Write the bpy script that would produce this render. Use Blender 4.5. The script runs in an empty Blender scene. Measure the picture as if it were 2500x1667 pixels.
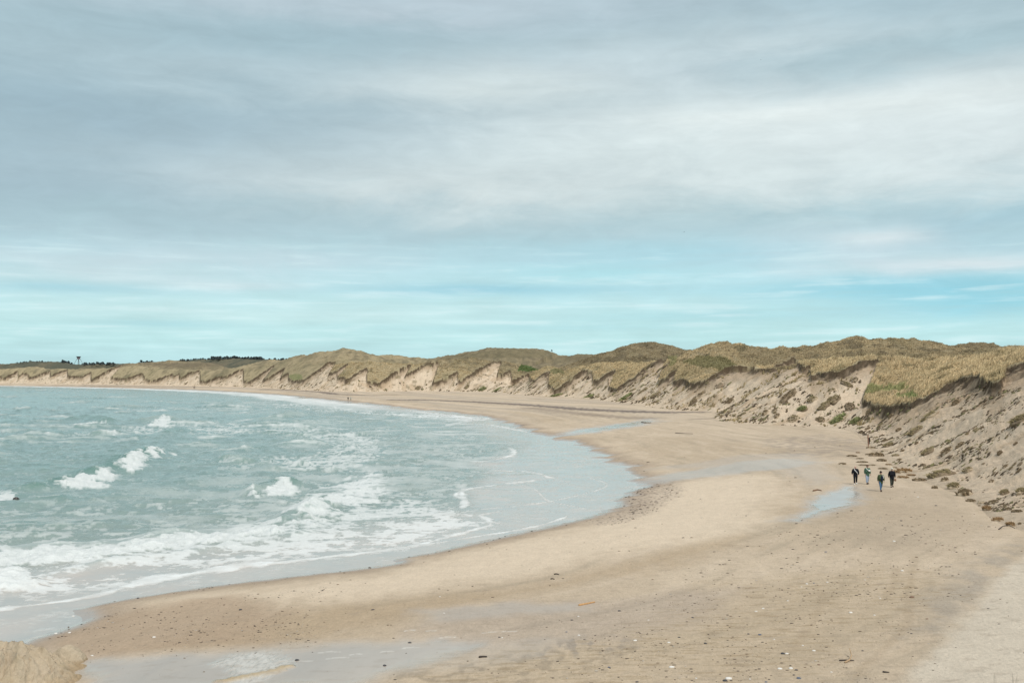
import bpy, bmesh, math, random
import numpy as np
from mathutils import Vector, Matrix

random.seed(7)
rng = np.random.default_rng(11)
SC = bpy.context.scene
COL = SC.collection

# ------------------------------------------------------------------ camera
FPX, UC, VH, CAMZ = 2430.0, 1250.0, 912.0, 12.0     # focal length / centre / horizon in photo pixels, eye height
cam_d = bpy.data.cameras.new("camera")
cam = bpy.data.objects.new("camera", cam_d)
COL.objects.link(cam)
cam.location = (0, 0, CAMZ)
cam.rotation_euler = (math.radians(90), 0, 0)
cam_d.sensor_width = 36.0
cam_d.lens = FPX / 2500 * 36.0
cam_d.shift_y = (VH - 833.5) / 2500
cam_d.clip_start, cam_d.clip_end = 0.5, 60000
SC.camera = cam

# ------------------------------------------------------------------ sun, sky, exposure
SUN_DIR = Vector((0.32, -0.62, 0.80)).normalized()
sun_d = bpy.data.lights.new("sun", 'SUN')
sun_d.energy, sun_d.angle, sun_d.color = 2.5, math.radians(8), (1.0, 0.94, 0.85)
sun = bpy.data.objects.new("sun", sun_d)
COL.objects.link(sun)
sun.rotation_euler = SUN_DIR.to_track_quat('Z', 'Y').to_euler()
SUN_EL = math.asin(SUN_DIR.z)
SUN_ROT = math.atan2(SUN_DIR.x, SUN_DIR.y)

SC.view_settings.view_transform = 'Standard'
SC.view_settings.look = 'None'
SC.view_settings.exposure = 0.07
SC.view_settings.gamma = 1.0
SC.view_settings.use_curve_mapping = False


def s2l(c):
    o = []
    for v in c:
        v = v / 255.0
        o.append(v / 12.92 if v <= 0.04045 else ((v + 0.055) / 1.055) ** 2.4)
    return o


class NT:
    """small node-tree builder"""
    def __init__(self, tree):
        self.t = tree

    def node(self, typ, **kw):
        n = self.t.nodes.new(typ)
        for k, v in kw.items():
            setattr(n, k, v)
        return n

    def put(self, sock, val):
        if hasattr(val, 'is_output'):
            self.t.links.new(val, sock)
        else:
            sock.default_value = val

    def math(self, op, a, b=0.0, c=0.0, clamp=False):
        n = self.node('ShaderNodeMath', operation=op, use_clamp=clamp)
        self.put(n.inputs[0], a)
        self.put(n.inputs[1], b)
        self.put(n.inputs[2], c)
        return n.outputs[0]

    def mix(self, fac, a, b, blend='MIX'):
        n = self.node('ShaderNodeMix', data_type='RGBA', blend_type=blend)
        self.put(n.inputs[0], fac)
        self.put(n.inputs[6], a if hasattr(a, 'is_output') else (*a[:3], 1))
        self.put(n.inputs[7], b if hasattr(b, 'is_output') else (*b[:3], 1))
        return n.outputs[2]

    def noise(self, vec, scale, detail=4, rough=0.55, dist=0.0):
        n = self.node('ShaderNodeTexNoise')
        self.put(n.inputs['Vector'], vec)
        n.inputs['Scale'].default_value = scale
        n.inputs['Detail'].default_value = detail
        n.inputs['Roughness'].default_value = rough
        n.inputs['Distortion'].default_value = dist
        return n.outputs[0]

    def combine(self, x, y, z):
        n = self.node('ShaderNodeCombineXYZ')
        self.put(n.inputs[0], x)
        self.put(n.inputs[1], y)
        self.put(n.inputs[2], z)
        return n.outputs[0]

    def maprange(self, v, a, b, c, d, smooth=False):
        n = self.node('ShaderNodeMapRange')
        if smooth:
            n.interpolation_type = 'SMOOTHSTEP'
        self.put(n.inputs[0], v)
        for i, q in enumerate((a, b, c, d)):
            n.inputs[i + 1].default_value = q
        return n.outputs[0]

    def attr(self, name):
        n = self.node('ShaderNodeAttribute', attribute_name=name)
        return n


def build_sky():
    w = bpy.data.worlds.new("World")
    SC.world = w
    w.use_nodes = True
    t = w.node_tree
    t.nodes.clear()
    N = NT(t)
    out = N.node('ShaderNodeOutputWorld')
    bg = N.node('ShaderNodeBackground')
    bg.inputs['Strength'].default_value = 0.1
    t.links.new(bg.outputs[0], out.inputs[0])
    tc = N.node('ShaderNodeTexCoord')
    sep = N.node('ShaderNodeSeparateXYZ')
    t.links.new(tc.outputs['Generated'], sep.inputs[0])
    x, y, z = sep.outputs
    hyp = N.math('SQRT', N.math('ADD', N.math('MULTIPLY', x, x), N.math('MULTIPLY', y, y)))
    A = N.math('MULTIPLY', N.math('ARCTAN2', x, y), FPX)            # bearing
    W = N.math('MULTIPLY', N.math('DIVIDE', z, N.math('MAXIMUM', hyp, 0.02)), FPX)   # height above horizon
    v1 = N.combine(N.math('MULTIPLY', A, 0.0021), N.math('MULTIPLY', W, 0.0056), 0.0)
    n1 = N.noise(v1, 1.0, 6, 0.55, 0.4)
    v2 = N.combine(N.math('MULTIPLY', A, 0.0036), N.math('MULTIPLY', W, 0.0115), 4.0)
    n2 = N.noise(v2, 1.0, 6, 0.6, 0.5)
    v3 = N.combine(N.math('MULTIPLY', A, 0.0035), N.math('MULTIPLY', W, 0.045), 9.0)
    n3 = N.noise(v3, 1.0, 5, 0.55, 0.3)
    # warped coordinates make the cloud banks ragged
    Aw = N.math('MULTIPLY_ADD', N.math('SUBTRACT', n1, 0.5), 560.0, A)
    Ww = N.math('ADD', W, N.math('MULTIPLY_ADD', N.math('SUBTRACT', n2, 0.5), 90.0,
                                 N.math('MULTIPLY', N.math('SUBTRACT', n1, 0.5), 120.0)))
    rampin = N.math('DIVIDE', N.math('ADD', W, 0.0), 1000.0)
    wob = N.math('MULTIPLY', N.math('SUBTRACT', n2, 0.5), N.maprange(W, 60, 320, 0.03, 0.16))
    rampin = N.math('ADD', rampin, wob, clamp=True)
    ramp = N.node('ShaderNodeValToRGB')
    t.links.new(rampin, ramp.inputs[0])
    stops = [(880, (186, 225, 230)), (830, (189, 230, 233)), (770, (192, 231, 234)), (715, (188, 227, 233)),
             (668, (186, 225, 233)), (632, (184, 217, 226)), (580, (178, 204, 213)), (480, (176, 197, 206)),
             (380, (171, 193, 203)), (250, (170, 192, 202)), (120, (174, 195, 205)), (0, (184, 201, 211))]
    els = ramp.color_ramp.elements
    els[0].position, els[0].color = (912 - 880) / 1000, (*s2l(stops[0][1]), 1)
    els[1].position, els[1].color = 0.912, (*s2l(stops[-1][1]), 1)
    for v, c in stops[1:-1]:
        e = els.new((912 - v) / 1000)
        e.color = (*s2l(c), 1)
    col = ramp.outputs[0]
    feats = [  # u, v, su, sv, amount, colour
        (300, 335, 620, 75, .70, (154, 177, 191)), (1000, 325, 420, 50, .55, (157, 180, 193)),
        (120, 480, 330, 60, .60, (156, 179, 193)), (800, 120, 620, 50, .65, (159, 184, 195)),
        (450, 560, 360, 36, .35, (168, 188, 199)),
        (2200, 185, 460, 42, .55, (158, 187, 198)), (2000, 35, 560, 45, .40, (164, 190, 201)),
        (1350, 300, 230, 40, .45, (164, 186, 197)), (1850, 505, 800, 42, .65, (174, 200, 207)),
        (1250, 520, 420, 45, .30, (178, 198, 207)),
        (2420, 560, 330, 46, .75, (140, 188, 206)), (1950, 545, 330, 30, .45, (157, 196, 209)),
        (650, 440, 480, 55, .55, (193, 207, 214)), (600, 205, 480, 45, .50, (189, 205, 213)),
        (950, 30, 800, 40, .50, (196, 206, 216)), (1160, 215, 330, 55, .75, (210, 220, 224)), (1280, 212, 230, 30, .75, (222, 230, 229)),
        (1500, 190, 420, 60, .60, (206, 217, 223)), (1850, 130, 520, 38, .55, (210, 221, 226)),
        (1950, 410, 820, 90, .65, (219, 228, 229)), (2080, 340, 900, 78, .9, (230, 236, 237)), (2450, 390, 560, 95, .85, (224, 231, 234)), (2000, 300, 500, 26, .8, (235, 240, 240)),
        (1720, 410, 640, 70, .80, (220, 229, 231)), (1180, 455, 460, 46, .85, (213, 221, 223)),
        (300, 650, 620, 34, .60, (201, 216, 222)), (200, 690, 520, 24, .55, (204, 223, 227)), (500, 765, 640, 24, .45, (200, 229, 231)), (1150, 775, 520, 20, .45, (197, 230, 231)), (560, 706, 150, 9, .65, (206, 224, 228)),
        (2060, 618, 330, 44, .85, (205, 220, 227)), (2380, 672, 330, 17, .9, (220, 229, 232)), (2150, 600, 120, 14, .8, (222, 229, 232)), (1500, 690, 260, 8, .5, (196, 230, 234)), (1800, 738, 400, 9, .55, (196, 231, 235)), (2200, 770, 500, 9, .5, (192, 228, 234)), (900, 770, 500, 12, .4, (204, 234, 236)),
        (1680, 620, 420, 30, .45, (164, 214, 228)), (2250, 716, 420, 24, .75, (134, 203, 222)),
        (2420, 755, 300, 26, .70, (136, 204, 222)), (1200, 708, 330, 11, .75, (150, 205, 222)),
        (160, 722, 210, 9, .70, (164, 211, 224)), (420, 798, 160, 7, .45, (160, 213, 224)),
        (1700, 775, 500, 14, .40, (158, 213, 224)), (1450, 665, 200, 20, .45, (166, 222, 230)),
        (1300, 800, 420, 7, .35, (164, 215, 225)),
    ]
    for u, v, su, sv, am, c in feats:
        a0 = math.atan((u - UC) / FPX) * FPX
        k = 1.0 if sv > 30 else 0.35
        AA = Aw if k == 1.0 else N.math('MULTIPLY_ADD', N.math('SUBTRACT', n1, 0.5), 250.0, A)
        WW = Ww if k == 1.0 else N.math('MULTIPLY_ADD', N.math('SUBTRACT', n2, 0.5), sv * 1.8, W)
        du = N.math('DIVIDE', N.math('SUBTRACT', AA, a0), su * 0.75)
        dv = N.math('DIVIDE', N.math('SUBTRACT', WW, 912.0 - v), sv * 1.0)
        r2 = N.math('ADD', N.math('MULTIPLY', du, du), N.math('MULTIPLY', dv, dv))
        g = N.math('MULTIPLY', N.math('EXPONENT', N.math('MULTIPLY', r2, -0.6)), am)
        g = N.math('MULTIPLY', g, N.maprange(n3 if k < 1 else n2, 0.3, 0.7, 0.72, 1.25))
        col = N.mix(N.math('MINIMUM', g, 1.0), col, s2l(c))
    wisp = N.math('MULTIPLY', N.maprange(n3, .50, .72, 0, .55, True), N.math('MULTIPLY', N.maprange(W, 20, 90, 0, 1, True), N.maprange(W, 360, 230, 0, 1, True)))
    col = N.mix(wisp, col, s2l((212, 234, 237)))
    # thin streaks low down, soft mottling higher up
    st = N.math('MULTIPLY', N.maprange(W, 40, 330, 0.40, 0.09), N.math('SUBTRACT', n3, 0.5))
    v4 = N.combine(N.math('MULTIPLY', A, 0.0080), N.math('MULTIPLY', W, 0.022), 14.0)
    n4 = N.noise(v4, 1.0, 6, 0.62, 0.8)
    st = N.math('ADD', st, N.math('MULTIPLY', N.math('SUBTRACT', n2, 0.5), 0.22))
    st = N.math('ADD', st, N.math('MULTIPLY', N.math('SUBTRACT', n4, 0.5), N.maprange(W, 120, 380, 0.07, 0.20)))
    vm = N.node('ShaderNodeVectorMath', operation='SCALE')
    t.links.new(col, vm.inputs[0])
    t.links.new(N.math('ADD', st, 1.0), vm.inputs['Scale'])
    col = vm.outputs[0]
    col = N.mix(N.maprange(W, 220, 380, 0, 1, True), col, (.962, .998, .975), 'MULTIPLY')
    # the veil overhead is brighter; below the horizon a dull ground tone
    col = N.mix(N.maprange(W, 950, 2600, 0, 1, True), col, (0.80, 0.82, 0.85))
    col = N.mix(N.maprange(z, -0.005, -0.05, 0, 1), col, (0.34, 0.33, 0.30))
    sky = N.node('ShaderNodeTexSky', sky_type='NISHITA')
    sky.sun_disc = False
    sky.sun_elevation = SUN_EL
    sky.sun_rotation = SUN_ROT
    vs = N.node('ShaderNodeVectorMath', operation='SCALE')
    t.links.new(col, vs.inputs[0])
    vs.inputs['Scale'].default_value = 10.0
    fin = N.mix(0.08, vs.outputs[0], sky.outputs[0])
    t.links.new(fin, bg.inputs['Color'])


build_sky()

# ------------------------------------------------------------------ numpy noise and geometry helpers
_ga = np.linspace(0, 2 * np.pi, 256, endpoint=False).astype(np.float32)
GX, GY = np.cos(_ga), np.sin(_ga)


def _hash(ix, iy, seed):
    h = (ix.astype(np.uint32) * np.uint32(374761393) + iy.astype(np.uint32) * np.uint32(668265263)
         + np.uint32((seed * 974711 + 1013) & 0xffffffff))
    h = (h ^ (h >> np.uint32(13))) * np.uint32(1274126177)
    return ((h ^ (h >> np.uint32(16))) & np.uint32(255)).astype(np.int32)


def perlin(x, y, seed=0):
    x = np.asarray(x, np.float32)
    y = np.asarray(y, np.float32)
    fx, fy = np.floor(x), np.floor(y)
    ix, iy = fx.astype(np.int32), fy.astype(np.int32)
    dx, dy = x - fx, y - fy
    wx = dx * dx * dx * (dx * (dx * 6 - 15) + 10)
    wy = dy * dy * dy * (dy * (dy * 6 - 15) + 10)

    def g(ox, oy):
        h = _hash(ix + ox, iy + oy, seed)
        return GX[h] * (dx - ox) + GY[h] * (dy - oy)
    a = g(0, 0) * (1 - wx) + g(1, 0) * wx
    b = g(0, 1) * (1 - wx) + g(1, 1) * wx
    return (a * (1 - wy) + b * wy) * 1.5


def fbm(x, y, octs, seed=0, gain=0.5, lac=2.03):
    s, a, tot = 0.0, 1.0, 0.0
    for o in range(octs):
        s = s + a * perlin(x, y, seed + o * 17)
        tot += a
        a *= gain
        x, y = x * lac + 3.7, y * lac - 1.9
    return s / tot


def sstep(a, b, x):
    t = np.clip((x - a) / (b - a), 0, 1)
    return t * t * (3 - 2 * t)


def pdist(px, py, poly, val=None):
    """distance to an open polyline, arc length of the nearest point, interpolated value there"""
    best = np.full(px.shape, 1e12, np.float32)
    arc = np.zeros(px.shape, np.float32)
    vv = np.zeros(px.shape, np.float32)
    acc = 0.0
    for i in range(len(poly) - 1):
        ax, ay = poly[i][:2]
        bx, by = poly[i + 1][:2]
        L2 = (bx - ax) ** 2 + (by - ay) ** 2
        L = math.sqrt(L2)
        tt = np.clip(((px - ax) * (bx - ax) + (py - ay) * (by - ay)) / L2, 0, 1)
        d2 = (px - ax - tt * (bx - ax)) ** 2 + (py - ay - tt * (by - ay)) ** 2
        m = d2 < best
        best = np.where(m, d2, best)
        arc = np.where(m, acc + tt * L, arc)
        if val is not None:
            vv = np.where(m, val[i] + tt * (val[i + 1] - val[i]), vv)
        acc += L
    return np.sqrt(best), arc, vv


def inpoly(px, py, poly):
    r = np.zeros(px.shape, bool)
    n = len(poly)
    for i in range(n):
        ax, ay = poly[i]
        bx, by = poly[(i + 1) % n]
        if ay == by:
            continue
        c = ((ay > py) != (by > py)) & (px < (bx - ax) * (py - ay) / (by - ay) + ax)
        r ^= c
    return r


def smooth_poly(poly, it=2):
    p = [tuple(q) for q in poly]
    for _ in range(it):
        o = [p[0]]
        for a, b in zip(p[:-1], p[1:]):
            o.append(tuple(.75 * a[k] + .25 * b[k] for k in range(len(a))))
            o.append(tuple(.25 * a[k] + .75 * b[k] for k in range(len(a))))
        o.append(p[-1])
        p = o
    return p


def ground(u, v, z=0.0):
    d = FPX * (CAMZ - z) / (v - VH)
    return ((u - UC) / FPX * d, d)


def at_depth(u, v, d):
    return ((u - UC) / FPX * d, d, CAMZ - (v - VH) / FPX * d)


# ------------------------------------------------------------------ the coast: waterline and dune foot
shore_px = [(-420, 1760), (-60, 1600), (0, 1578), (70, 1556), (160, 1530), (200, 1512), (149, 1496), (210, 1477), (350, 1452),
            (500, 1430), (640, 1413), (800, 1395), (962, 1376), (940, 1368), (1063, 1345), (1222, 1307), (1382, 1275),
            (1452, 1260), (1500, 1228), (1545, 1190), (1553, 1172), (1530, 1148), (1480, 1122), (1450, 1100), (1400, 1082),
            (1330, 1062), (1290, 1052), (1230, 1030), (1190, 1018), (1110, 1008), (1030, 1002), (925, 989), (800, 976), (690, 964), (560, 956),
            (446, 951), (250, 946), (100, 943), (0, 941.5), (-250, 939), (-700, 936)]
SHORE = smooth_poly([ground(u, v) for u, v in shore_px], 2)
foot_px = [(2500, 1298), (2421, 1270), (2386, 1231), (2316, 1196), (2228, 1168), (2165, 1130), (2125, 1099), (2110, 1080), (2085, 1055),
           (2034, 1043), (1906, 1039), (1804, 1035), (1730, 1024), (1750, 1009), (1700, 1004), (1610, 999), (1483, 979),
           (1406, 970), (1278, 966), (1200, 957), (1110, 956), (983, 955), (880, 957), (778, 956), (625, 946),
           (417, 942), (208, 938.5), (0, 936), (-300, 934), (-700, 932.5)]
FOOT = [(-60, -14), (-14, 2), (2, 10), (12, 18), (22, 30), (31, 44), (34, 54)] + [ground(u, v, 2.0) for u, v in foot_px]
FOOT = smooth_poly(FOOT, 1)
FOOT_POLY = FOOT + [(-900, 4000), (4000, 4000), (4000, -300), (-60, -300)]
SHORE_POLY = SHORE + [(-2500, 3500), (-4500, 1200), (-4500, -400), (-60, -400)]

# ------------------------------------------------------------------ dune ridges (traced along their crests, each at its own distance)
RIDGES = [
    (0.34, 10, .95, [(-500, 889, 1500), (-150, 889, 1480), (0, 889, 1450), (40, 886, 1430), (90, 882, 1400), (130, 882, 1380), (170, 889, 1350), (230, 890, 1350),
                (300, 889, 1350), (370, 885, 1330), (430, 882, 1300), (530, 877, 1250), (600, 878, 1200), (680, 878, 1150), (760, 882, 1100)]),
    (0.42, 6, .22, [(-500, 905, 1120), (-200, 900, 1090), (0, 901, 1045), (60, 897, 1035), (120, 899, 1010), (170, 901, 985), (230, 900, 955), (270, 892, 925),
               (303, 884, 900), (345, 889, 880), (400, 898, 850), (450, 898, 830), (490, 901, 800), (530, 891, 790), (574, 886, 770),
               (620, 893, 740), (669, 890, 705), (720, 890, 680), (765, 887, 650), (802, 884, 620), (850, 884, 600), (900, 886, 590),
               (960, 891, 590), (1002, 888, 585), (1040, 886, 580), (1072, 884, 570), (1122, 897, 520), (1165, 884, 500), (1228, 867, 480),
               (1280, 880, 470), (1330, 897, 450), (1380, 905, 440), (1421, 902, 420), (1470, 902, 400), (1502, 897, 390),
               (1560, 885, 370), (1632, 864, 335)]),
    (0.36, 10, .35, [(640, 884, 800), (700, 880, 770), (760, 866, 740), (800, 856, 720), (850, 850, 710), (880, 857, 710), (905, 868, 720),
                (950, 871, 730), (1010, 873, 740), (1085, 879, 740)]),
    (0.30, 8, .6, [(330, 887, 1000), (390, 882, 1000), (440, 881, 990), (500, 886, 960)]),
    (0.36, 10, .68, [(1040, 884, 900), (1100, 868, 880), (1160, 857, 860), (1240, 849, 850), (1300, 850, 850), (1345, 857, 850), (1370, 866, 850),
                (1440, 868, 820), (1500, 870, 800)]),
    (0.36, 8, .62, [(1420, 886, 640), (1480, 869, 620), (1510, 857, 600), (1540, 851, 580), (1573, 839, 560), (1610, 839, 550), (1650, 852, 540),
               (1700, 862, 540)]),
    (0.40, 8, .35, [(1632, 864, 340), (1650, 853, 345), (1670, 853, 350), (1720, 842, 350), (1785, 837, 350), (1830, 841, 345), (1880, 849, 340),
               (1930, 853, 335), (1960, 858, 330)]),
    (0.40, 5, .08, [(1660, 900, 290), (1720, 903, 285), (1800, 893, 275), (1880, 893, 265), (1939, 868, 250), (1990, 876, 255), (2050, 882, 248), (2110, 875, 225),
               (2150, 873, 215), (2220, 879, 225), (2300, 880, 215), (2390, 878, 200), (2440, 868, 185), (2500, 860, 165),
               (2600, 852, 140), (2750, 845, 115), (3000, 800, 90), (3400, 700, 66)]),
    (0.38, 8, .45, [(1950, 857, 420), (1970, 847, 410), (2050, 839, 400), (2090, 827, 390), (2120, 826, 390), (2200, 830, 390), (2270, 838, 390),
               (2305, 852, 400), (2340, 856, 400)]),
    (0.38, 8, .7, [(2320, 854, 520), (2360, 845, 510), (2405, 835, 500), (2440, 849, 500), (2480, 846, 520), (2560, 849, 520), (2900, 840, 520)]),
    (0.36, 6, .5, [(1960, 866, 330), (2040, 861, 310), (2110, 857, 310), (2180, 862, 310), (2300, 866, 300), (2360, 855, 300), (2400, 848, 295),
               (2440, 860, 290), (2520, 868, 290)]),
    (0.42, 5, .40, [(1060, 882, 620), (1110, 875, 620), (1140, 871, 620), (1190, 876, 620), (1230, 881, 620)]),
    (0.42, 4, .15, [(1228, 867, 482), (1260, 873, 490), (1300, 885, 500), (1340, 897, 510)]),
    (0.42, 4, .75, [(1330, 888, 640), (1380, 884, 640), (1420, 888, 620), (1460, 880, 610), (1520, 876, 600), (1600, 873, 590)]),
    (0.42, 4, .65, [(1430, 892, 560), (1500, 885, 540), (1560, 877, 530), (1610, 865, 500)]),
    (0.42, 4, .12, [(1370, 895, 455), (1440, 888, 450), (1500, 886, 440), (1560, 880, 410), (1600, 873, 380)]),
    (0.42, 4, .5, [(1950, 868, 350), (2000, 858, 350), (2035, 852, 350), (2075, 860, 345)]),
    (0.42, 4, .45, [(2070, 858, 340), (2120, 850, 340), (2160, 848, 335), (2195, 858, 335)]),
    (0.42, 4, .5, [(1790, 862, 320), (1830, 852, 318), (1870, 858, 315), (1910, 866, 310)]),
    (0.42, 4, .3, [(1650, 880, 318), (1700, 868, 316), (1760, 858, 318), (1800, 850, 325)]),
]
RIDGES = [(k, w, ti, [at_depth(*p) for p in pts]) for k, w, ti, pts in RIDGES]

EDGE = [(-700, 917), (-300, 918), (0, 921), (12, 923), (42, 907), (43, 922), (55, 912), (67, 914), (71, 923), (79, 922), (122, 905), (123, 919),
        (149, 906), (163, 903), (164, 919), (202, 920), (221, 909), (222, 929), (245, 921), (268, 908), (269, 920), (280, 924), (310, 925),
        (346, 912), (348, 914), (351, 923), (362, 929), (378, 929), (394, 923), (421, 914), (423, 920), (436, 913), (437, 922), (447, 921),
        (463, 910), (487, 904), (488, 931), (506, 931), (536, 920), (545, 922), (592, 901), (594, 931), (610, 934), (638, 913), (639, 928),
        (651, 925), (681, 908), (683, 924), (702, 912), (704, 925), (715, 930), (735, 928), (739, 930), (799, 888), (800, 913), (822, 906),
        (823, 919), (830, 923), (840, 921), (844, 930), (878, 906), (893, 902), (894, 929), (898, 933), (921, 937), (937, 930), (957, 915),
        (985, 899), (986, 920), (998, 915), (1034, 892), (1053, 886), (1055, 935), (1072, 933), (1097, 920), (1117, 907), (1118, 930),
        (1123, 933), (1148, 915), (1211, 879), (1212, 915), (1220, 918), (1243, 906), (1247, 910), (1248, 933), (1256, 930), (1273, 920),
        (1293, 913), (1294, 927), (1304, 928), (1322, 915), (1335, 908), (1336, 940), (1350, 946), (1352, 955), (1378, 939), (1393, 928),
        (1421, 905), (1445, 905), (1446, 930), (1457, 929), (1472, 920), (1484, 912), (1485, 943), (1493, 948), (1506, 951), (1518, 939),
        (1549, 920), (1577, 895), (1605, 881), (1606, 930), (1623, 923), (1641, 908), (1642, 930), (1648, 933), (1666, 923), (1684, 936),
        (1702, 933), (1728, 925), (1758, 907), (1786, 897), (1830, 897), (1880, 901), (1906, 890), (1939, 874), (1942, 882), (1957, 892),
        (1978, 905), (1980, 920), (1995, 911), (2021, 910), (2044, 912), (2072, 895), (2102, 881), (2104, 969), (2123, 984), (2136, 991),
        (2175, 992), (2200, 987), (2226, 984), (2240, 976), (2291, 951), (2312, 935), (2389, 914), (2391, 920), (2400, 931), (2421, 938),
        (2445, 929), (2456, 898), (2491, 886), (2520, 880), (2570, 905), (2640, 880), (2800, 860), (3400, 830)]
WEDGES = [[(222, 929), (300, 884), (297, 892), (269, 921)], [(608, 934), (669, 891), (667, 896), (640, 928)],
          [(651, 925), (694, 899), (692, 904), (683, 924)], [(739, 930), (801, 886), (819, 885), (800, 915), (799, 925)],
          [(957, 915), (1002, 890), (1000, 897), (986, 920)], [(1034, 892), (1072, 885), (1055, 934), (1030, 900)],
          [(1148, 915), (1228, 869), (1224, 882), (1212, 916), (1180, 930)], [(1577, 895), (1632, 867), (1618, 893), (1606, 928), (1560, 930)],
          [(2072, 895), (2110, 879), (2146, 878), (2126, 930), (2103, 970), (2080, 960)],
          [(822, 906), (850, 886), (846, 893), (824, 919)], [(1484, 912), (1502, 901), (1502, 908), (1486, 942)],
          [(878, 906), (897, 901), (893, 928), (880, 915)], [(1335, 908), (1341, 905), (1337, 940)],
          [(1614, 901), (1643, 878), (1641, 884), (1618, 903)], [(1623, 923), (1651, 902), (1644, 930)]]
GREENS = [  # patches of other vegetation, one with painted-in shadow: px polygon, colour, strength
    ([(2092, 950), (2120, 940), (2160, 946), (2205, 944), (2222, 954), (2160, 960), (2110, 962)], (.13, .18, .06), .6),
    ([(2180, 968), (2230, 964), (2245, 972), (2200, 976)], (.08, .15, .04), .7),
    ([(1262, 905), (1270, 890), (1290, 892), (1315, 902), (1290, 908)], (.06, .10, .03), .9),  # dark green hollow with its shadow put into the colour
    ([(1340, 908), (1350, 900), (1370, 902), (1380, 912), (1350, 914)], (.09, .11, .05), .6),
    ([(1660, 885), (1700, 872), (1760, 870), (1800, 890), (1760, 905), (1700, 895)], (.12, .12, .055), .7),
    ([(1785, 850), (1815, 842), (1830, 850), (1810, 862)], (.11, .10, .06), .6),
    ([(1630, 870), (1655, 868), (1650, 890), (1635, 895)], (.17, .18, .08), .6),
    ([(700, 915), (735, 912), (740, 925), (715, 928)], (.16, .19, .07), .6),
    ([(1100, 869), (1240, 850), (1340, 858), (1330, 872), (1120, 876)], (.13, .115, .065), .45),
    ([(1370, 868), (1500, 872), (1640, 872), (1560, 884), (1400, 886)], (.15, .125, .08), .6),
    ([(340, 888), (520, 884), (560, 892), (440, 898)], (.15, .125, .085), .6),
    ([(2040, 862), (2300, 868), (2440, 866), (2440, 876), (2100, 872)], (.15, .125, .075), .5),
]

# ------------------------------------------------------------------ one grid of terrain points fanning out from the dune the viewer stands on
CU = np.arange(-330, 2836, 2.2, dtype=np.float32)
RD = np.exp(np.arange(math.log(25.0), math.log(1720.0), 0.00262)).astype(np.float32)
GU, GD = np.meshgrid(CU, RD)
X = (GU - UC) / FPX * GD
Y = GD


def shore_dist(x, y):
    d, a, _ = pdist(x, y, SHORE)
    d = np.where(inpoly(x, y, SHORE_POLY), -d, d)
    near_ = np.exp(-(d / 12) ** 2)
    return d + near_ * np.clip((y - 70) / 45, 0, 1.7) * (2.6 * fbm(x / 13, y / 6, 3, 301) + .8 * fbm(x / 3, y / 1.6, 2, 303)) + near_ * .25 * fbm(x / 2, y / 1.2, 2, 305), a


def foot_dist(x, y):
    d, a, _ = pdist(x, y, FOOT)
    return np.where(inpoly(x, y, FOOT_POLY), d, -d), a


S, SA = shore_dist(X, Y)
T_, FA = foot_dist(X, Y)


def sheet_height(s, t, x, y):
    zl = 1.45 * (1 - np.exp(-np.maximum(s, 0) / 10.0))
    zs = np.maximum(0.07 * s, -4.0)
    z = np.where(s > 0, zl, zs)
    z = z + np.where(s > 0, (2.0 - zl) * sstep(-26, 0, t) * sstep(2, 14, s), 0)
    z = z + sstep(3, 10, s) * (0.10 * fbm(x / 14, y / 22, 3, 5) + 0.02 * perlin(x / 2.2, y / 2.9, 8))
    return z


ZB = sheet_height(S, T_, X, Y)
face = ZB + np.where(T_ > 0, 0.70 * (np.sqrt(T_ * T_ + 2.2) - 1.48), 0)
acc = np.zeros(X.shape, np.float32)
KS = 1.4
base_floor = 6.0 + 1.5 * perlin(X / 60, Y / 60, 21)
acc += np.exp(KS * (base_floor - 15))
tacc = acc * .45
for k, w, ti, pts in RIDGES:
    xs = [p[0] for p in pts]
    ys = [p[1] for p in pts]
    m = (X > min(xs) - 90) & (X < max(xs) + 90) & (Y > min(ys) - 90) & (Y < max(ys) + 90)
    pl = smooth_poly(pts, 1)
    d, _, zz = pdist(X[m], Y[m], pl, [p[2] for p in pl])
    ee = np.exp(KS * np.clip(zz - k * (np.sqrt(d * d + w * w) - w) - 15, -40, 40))
    acc[m] += ee
    tacc[m] += ee * ti
TOP = 15 + np.log(acc) / KS
TINT = tacc / acc
inl = sstep(1.0, 10.0, T_)
hum = 1.5 * fbm(X / 30, Y / 30, 2, 31) + 0.95 * fbm(X / 9, Y / 9, 2, 33) + 0.30 * perlin(X / 3.1, Y / 3.1, 35)
TOP = TOP + hum * np.clip(GD / 260, .35, 1.3)
kk = 1.6
dd = (TOP - face) / kk
H0 = np.where(T_ > 0, face - np.logaddexp(0, -dd) * kk, face)     # smooth minimum
H0 = np.where(T_ > 0, np.maximum(H0, face * 0 + np.minimum(face, 2.0)), H0)


def proj_v(h, d):
    return VH - FPX * (h - CAMZ) / d


V0 = proj_v(H0, GD)
wob = 2.2 * fbm(X / 2.5, Y / 5.0, 3, 41) * np.clip(180 / GD, .25, 1.8)
eu = np.array([p[0] for p in EDGE], np.float32)
ev = np.array([p[1] for p in EDGE], np.float32)
VE = np.interp(GU + wob, eu, ev) + wob * 1.3
bare = (V0 > VE)
for wd in WEDGES:
    lo, hi = min(p[0] for p in wd), max(p[0] for p in wd)
    j0, j1 = np.searchsorted(CU, [lo - 3, hi + 3])
    bare[:, j0:j1] |= inpoly(GU[:, j0:j1] + wob[:, j0:j1] * .6, V0[:, j0:j1] + wob[:, j0:j1] * .6, wd)
bare &= (T_ > -0.3) & (T_ < 34 + 40 * (GD > 300))
veg = (T_ > -0.3) & ~bare
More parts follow.
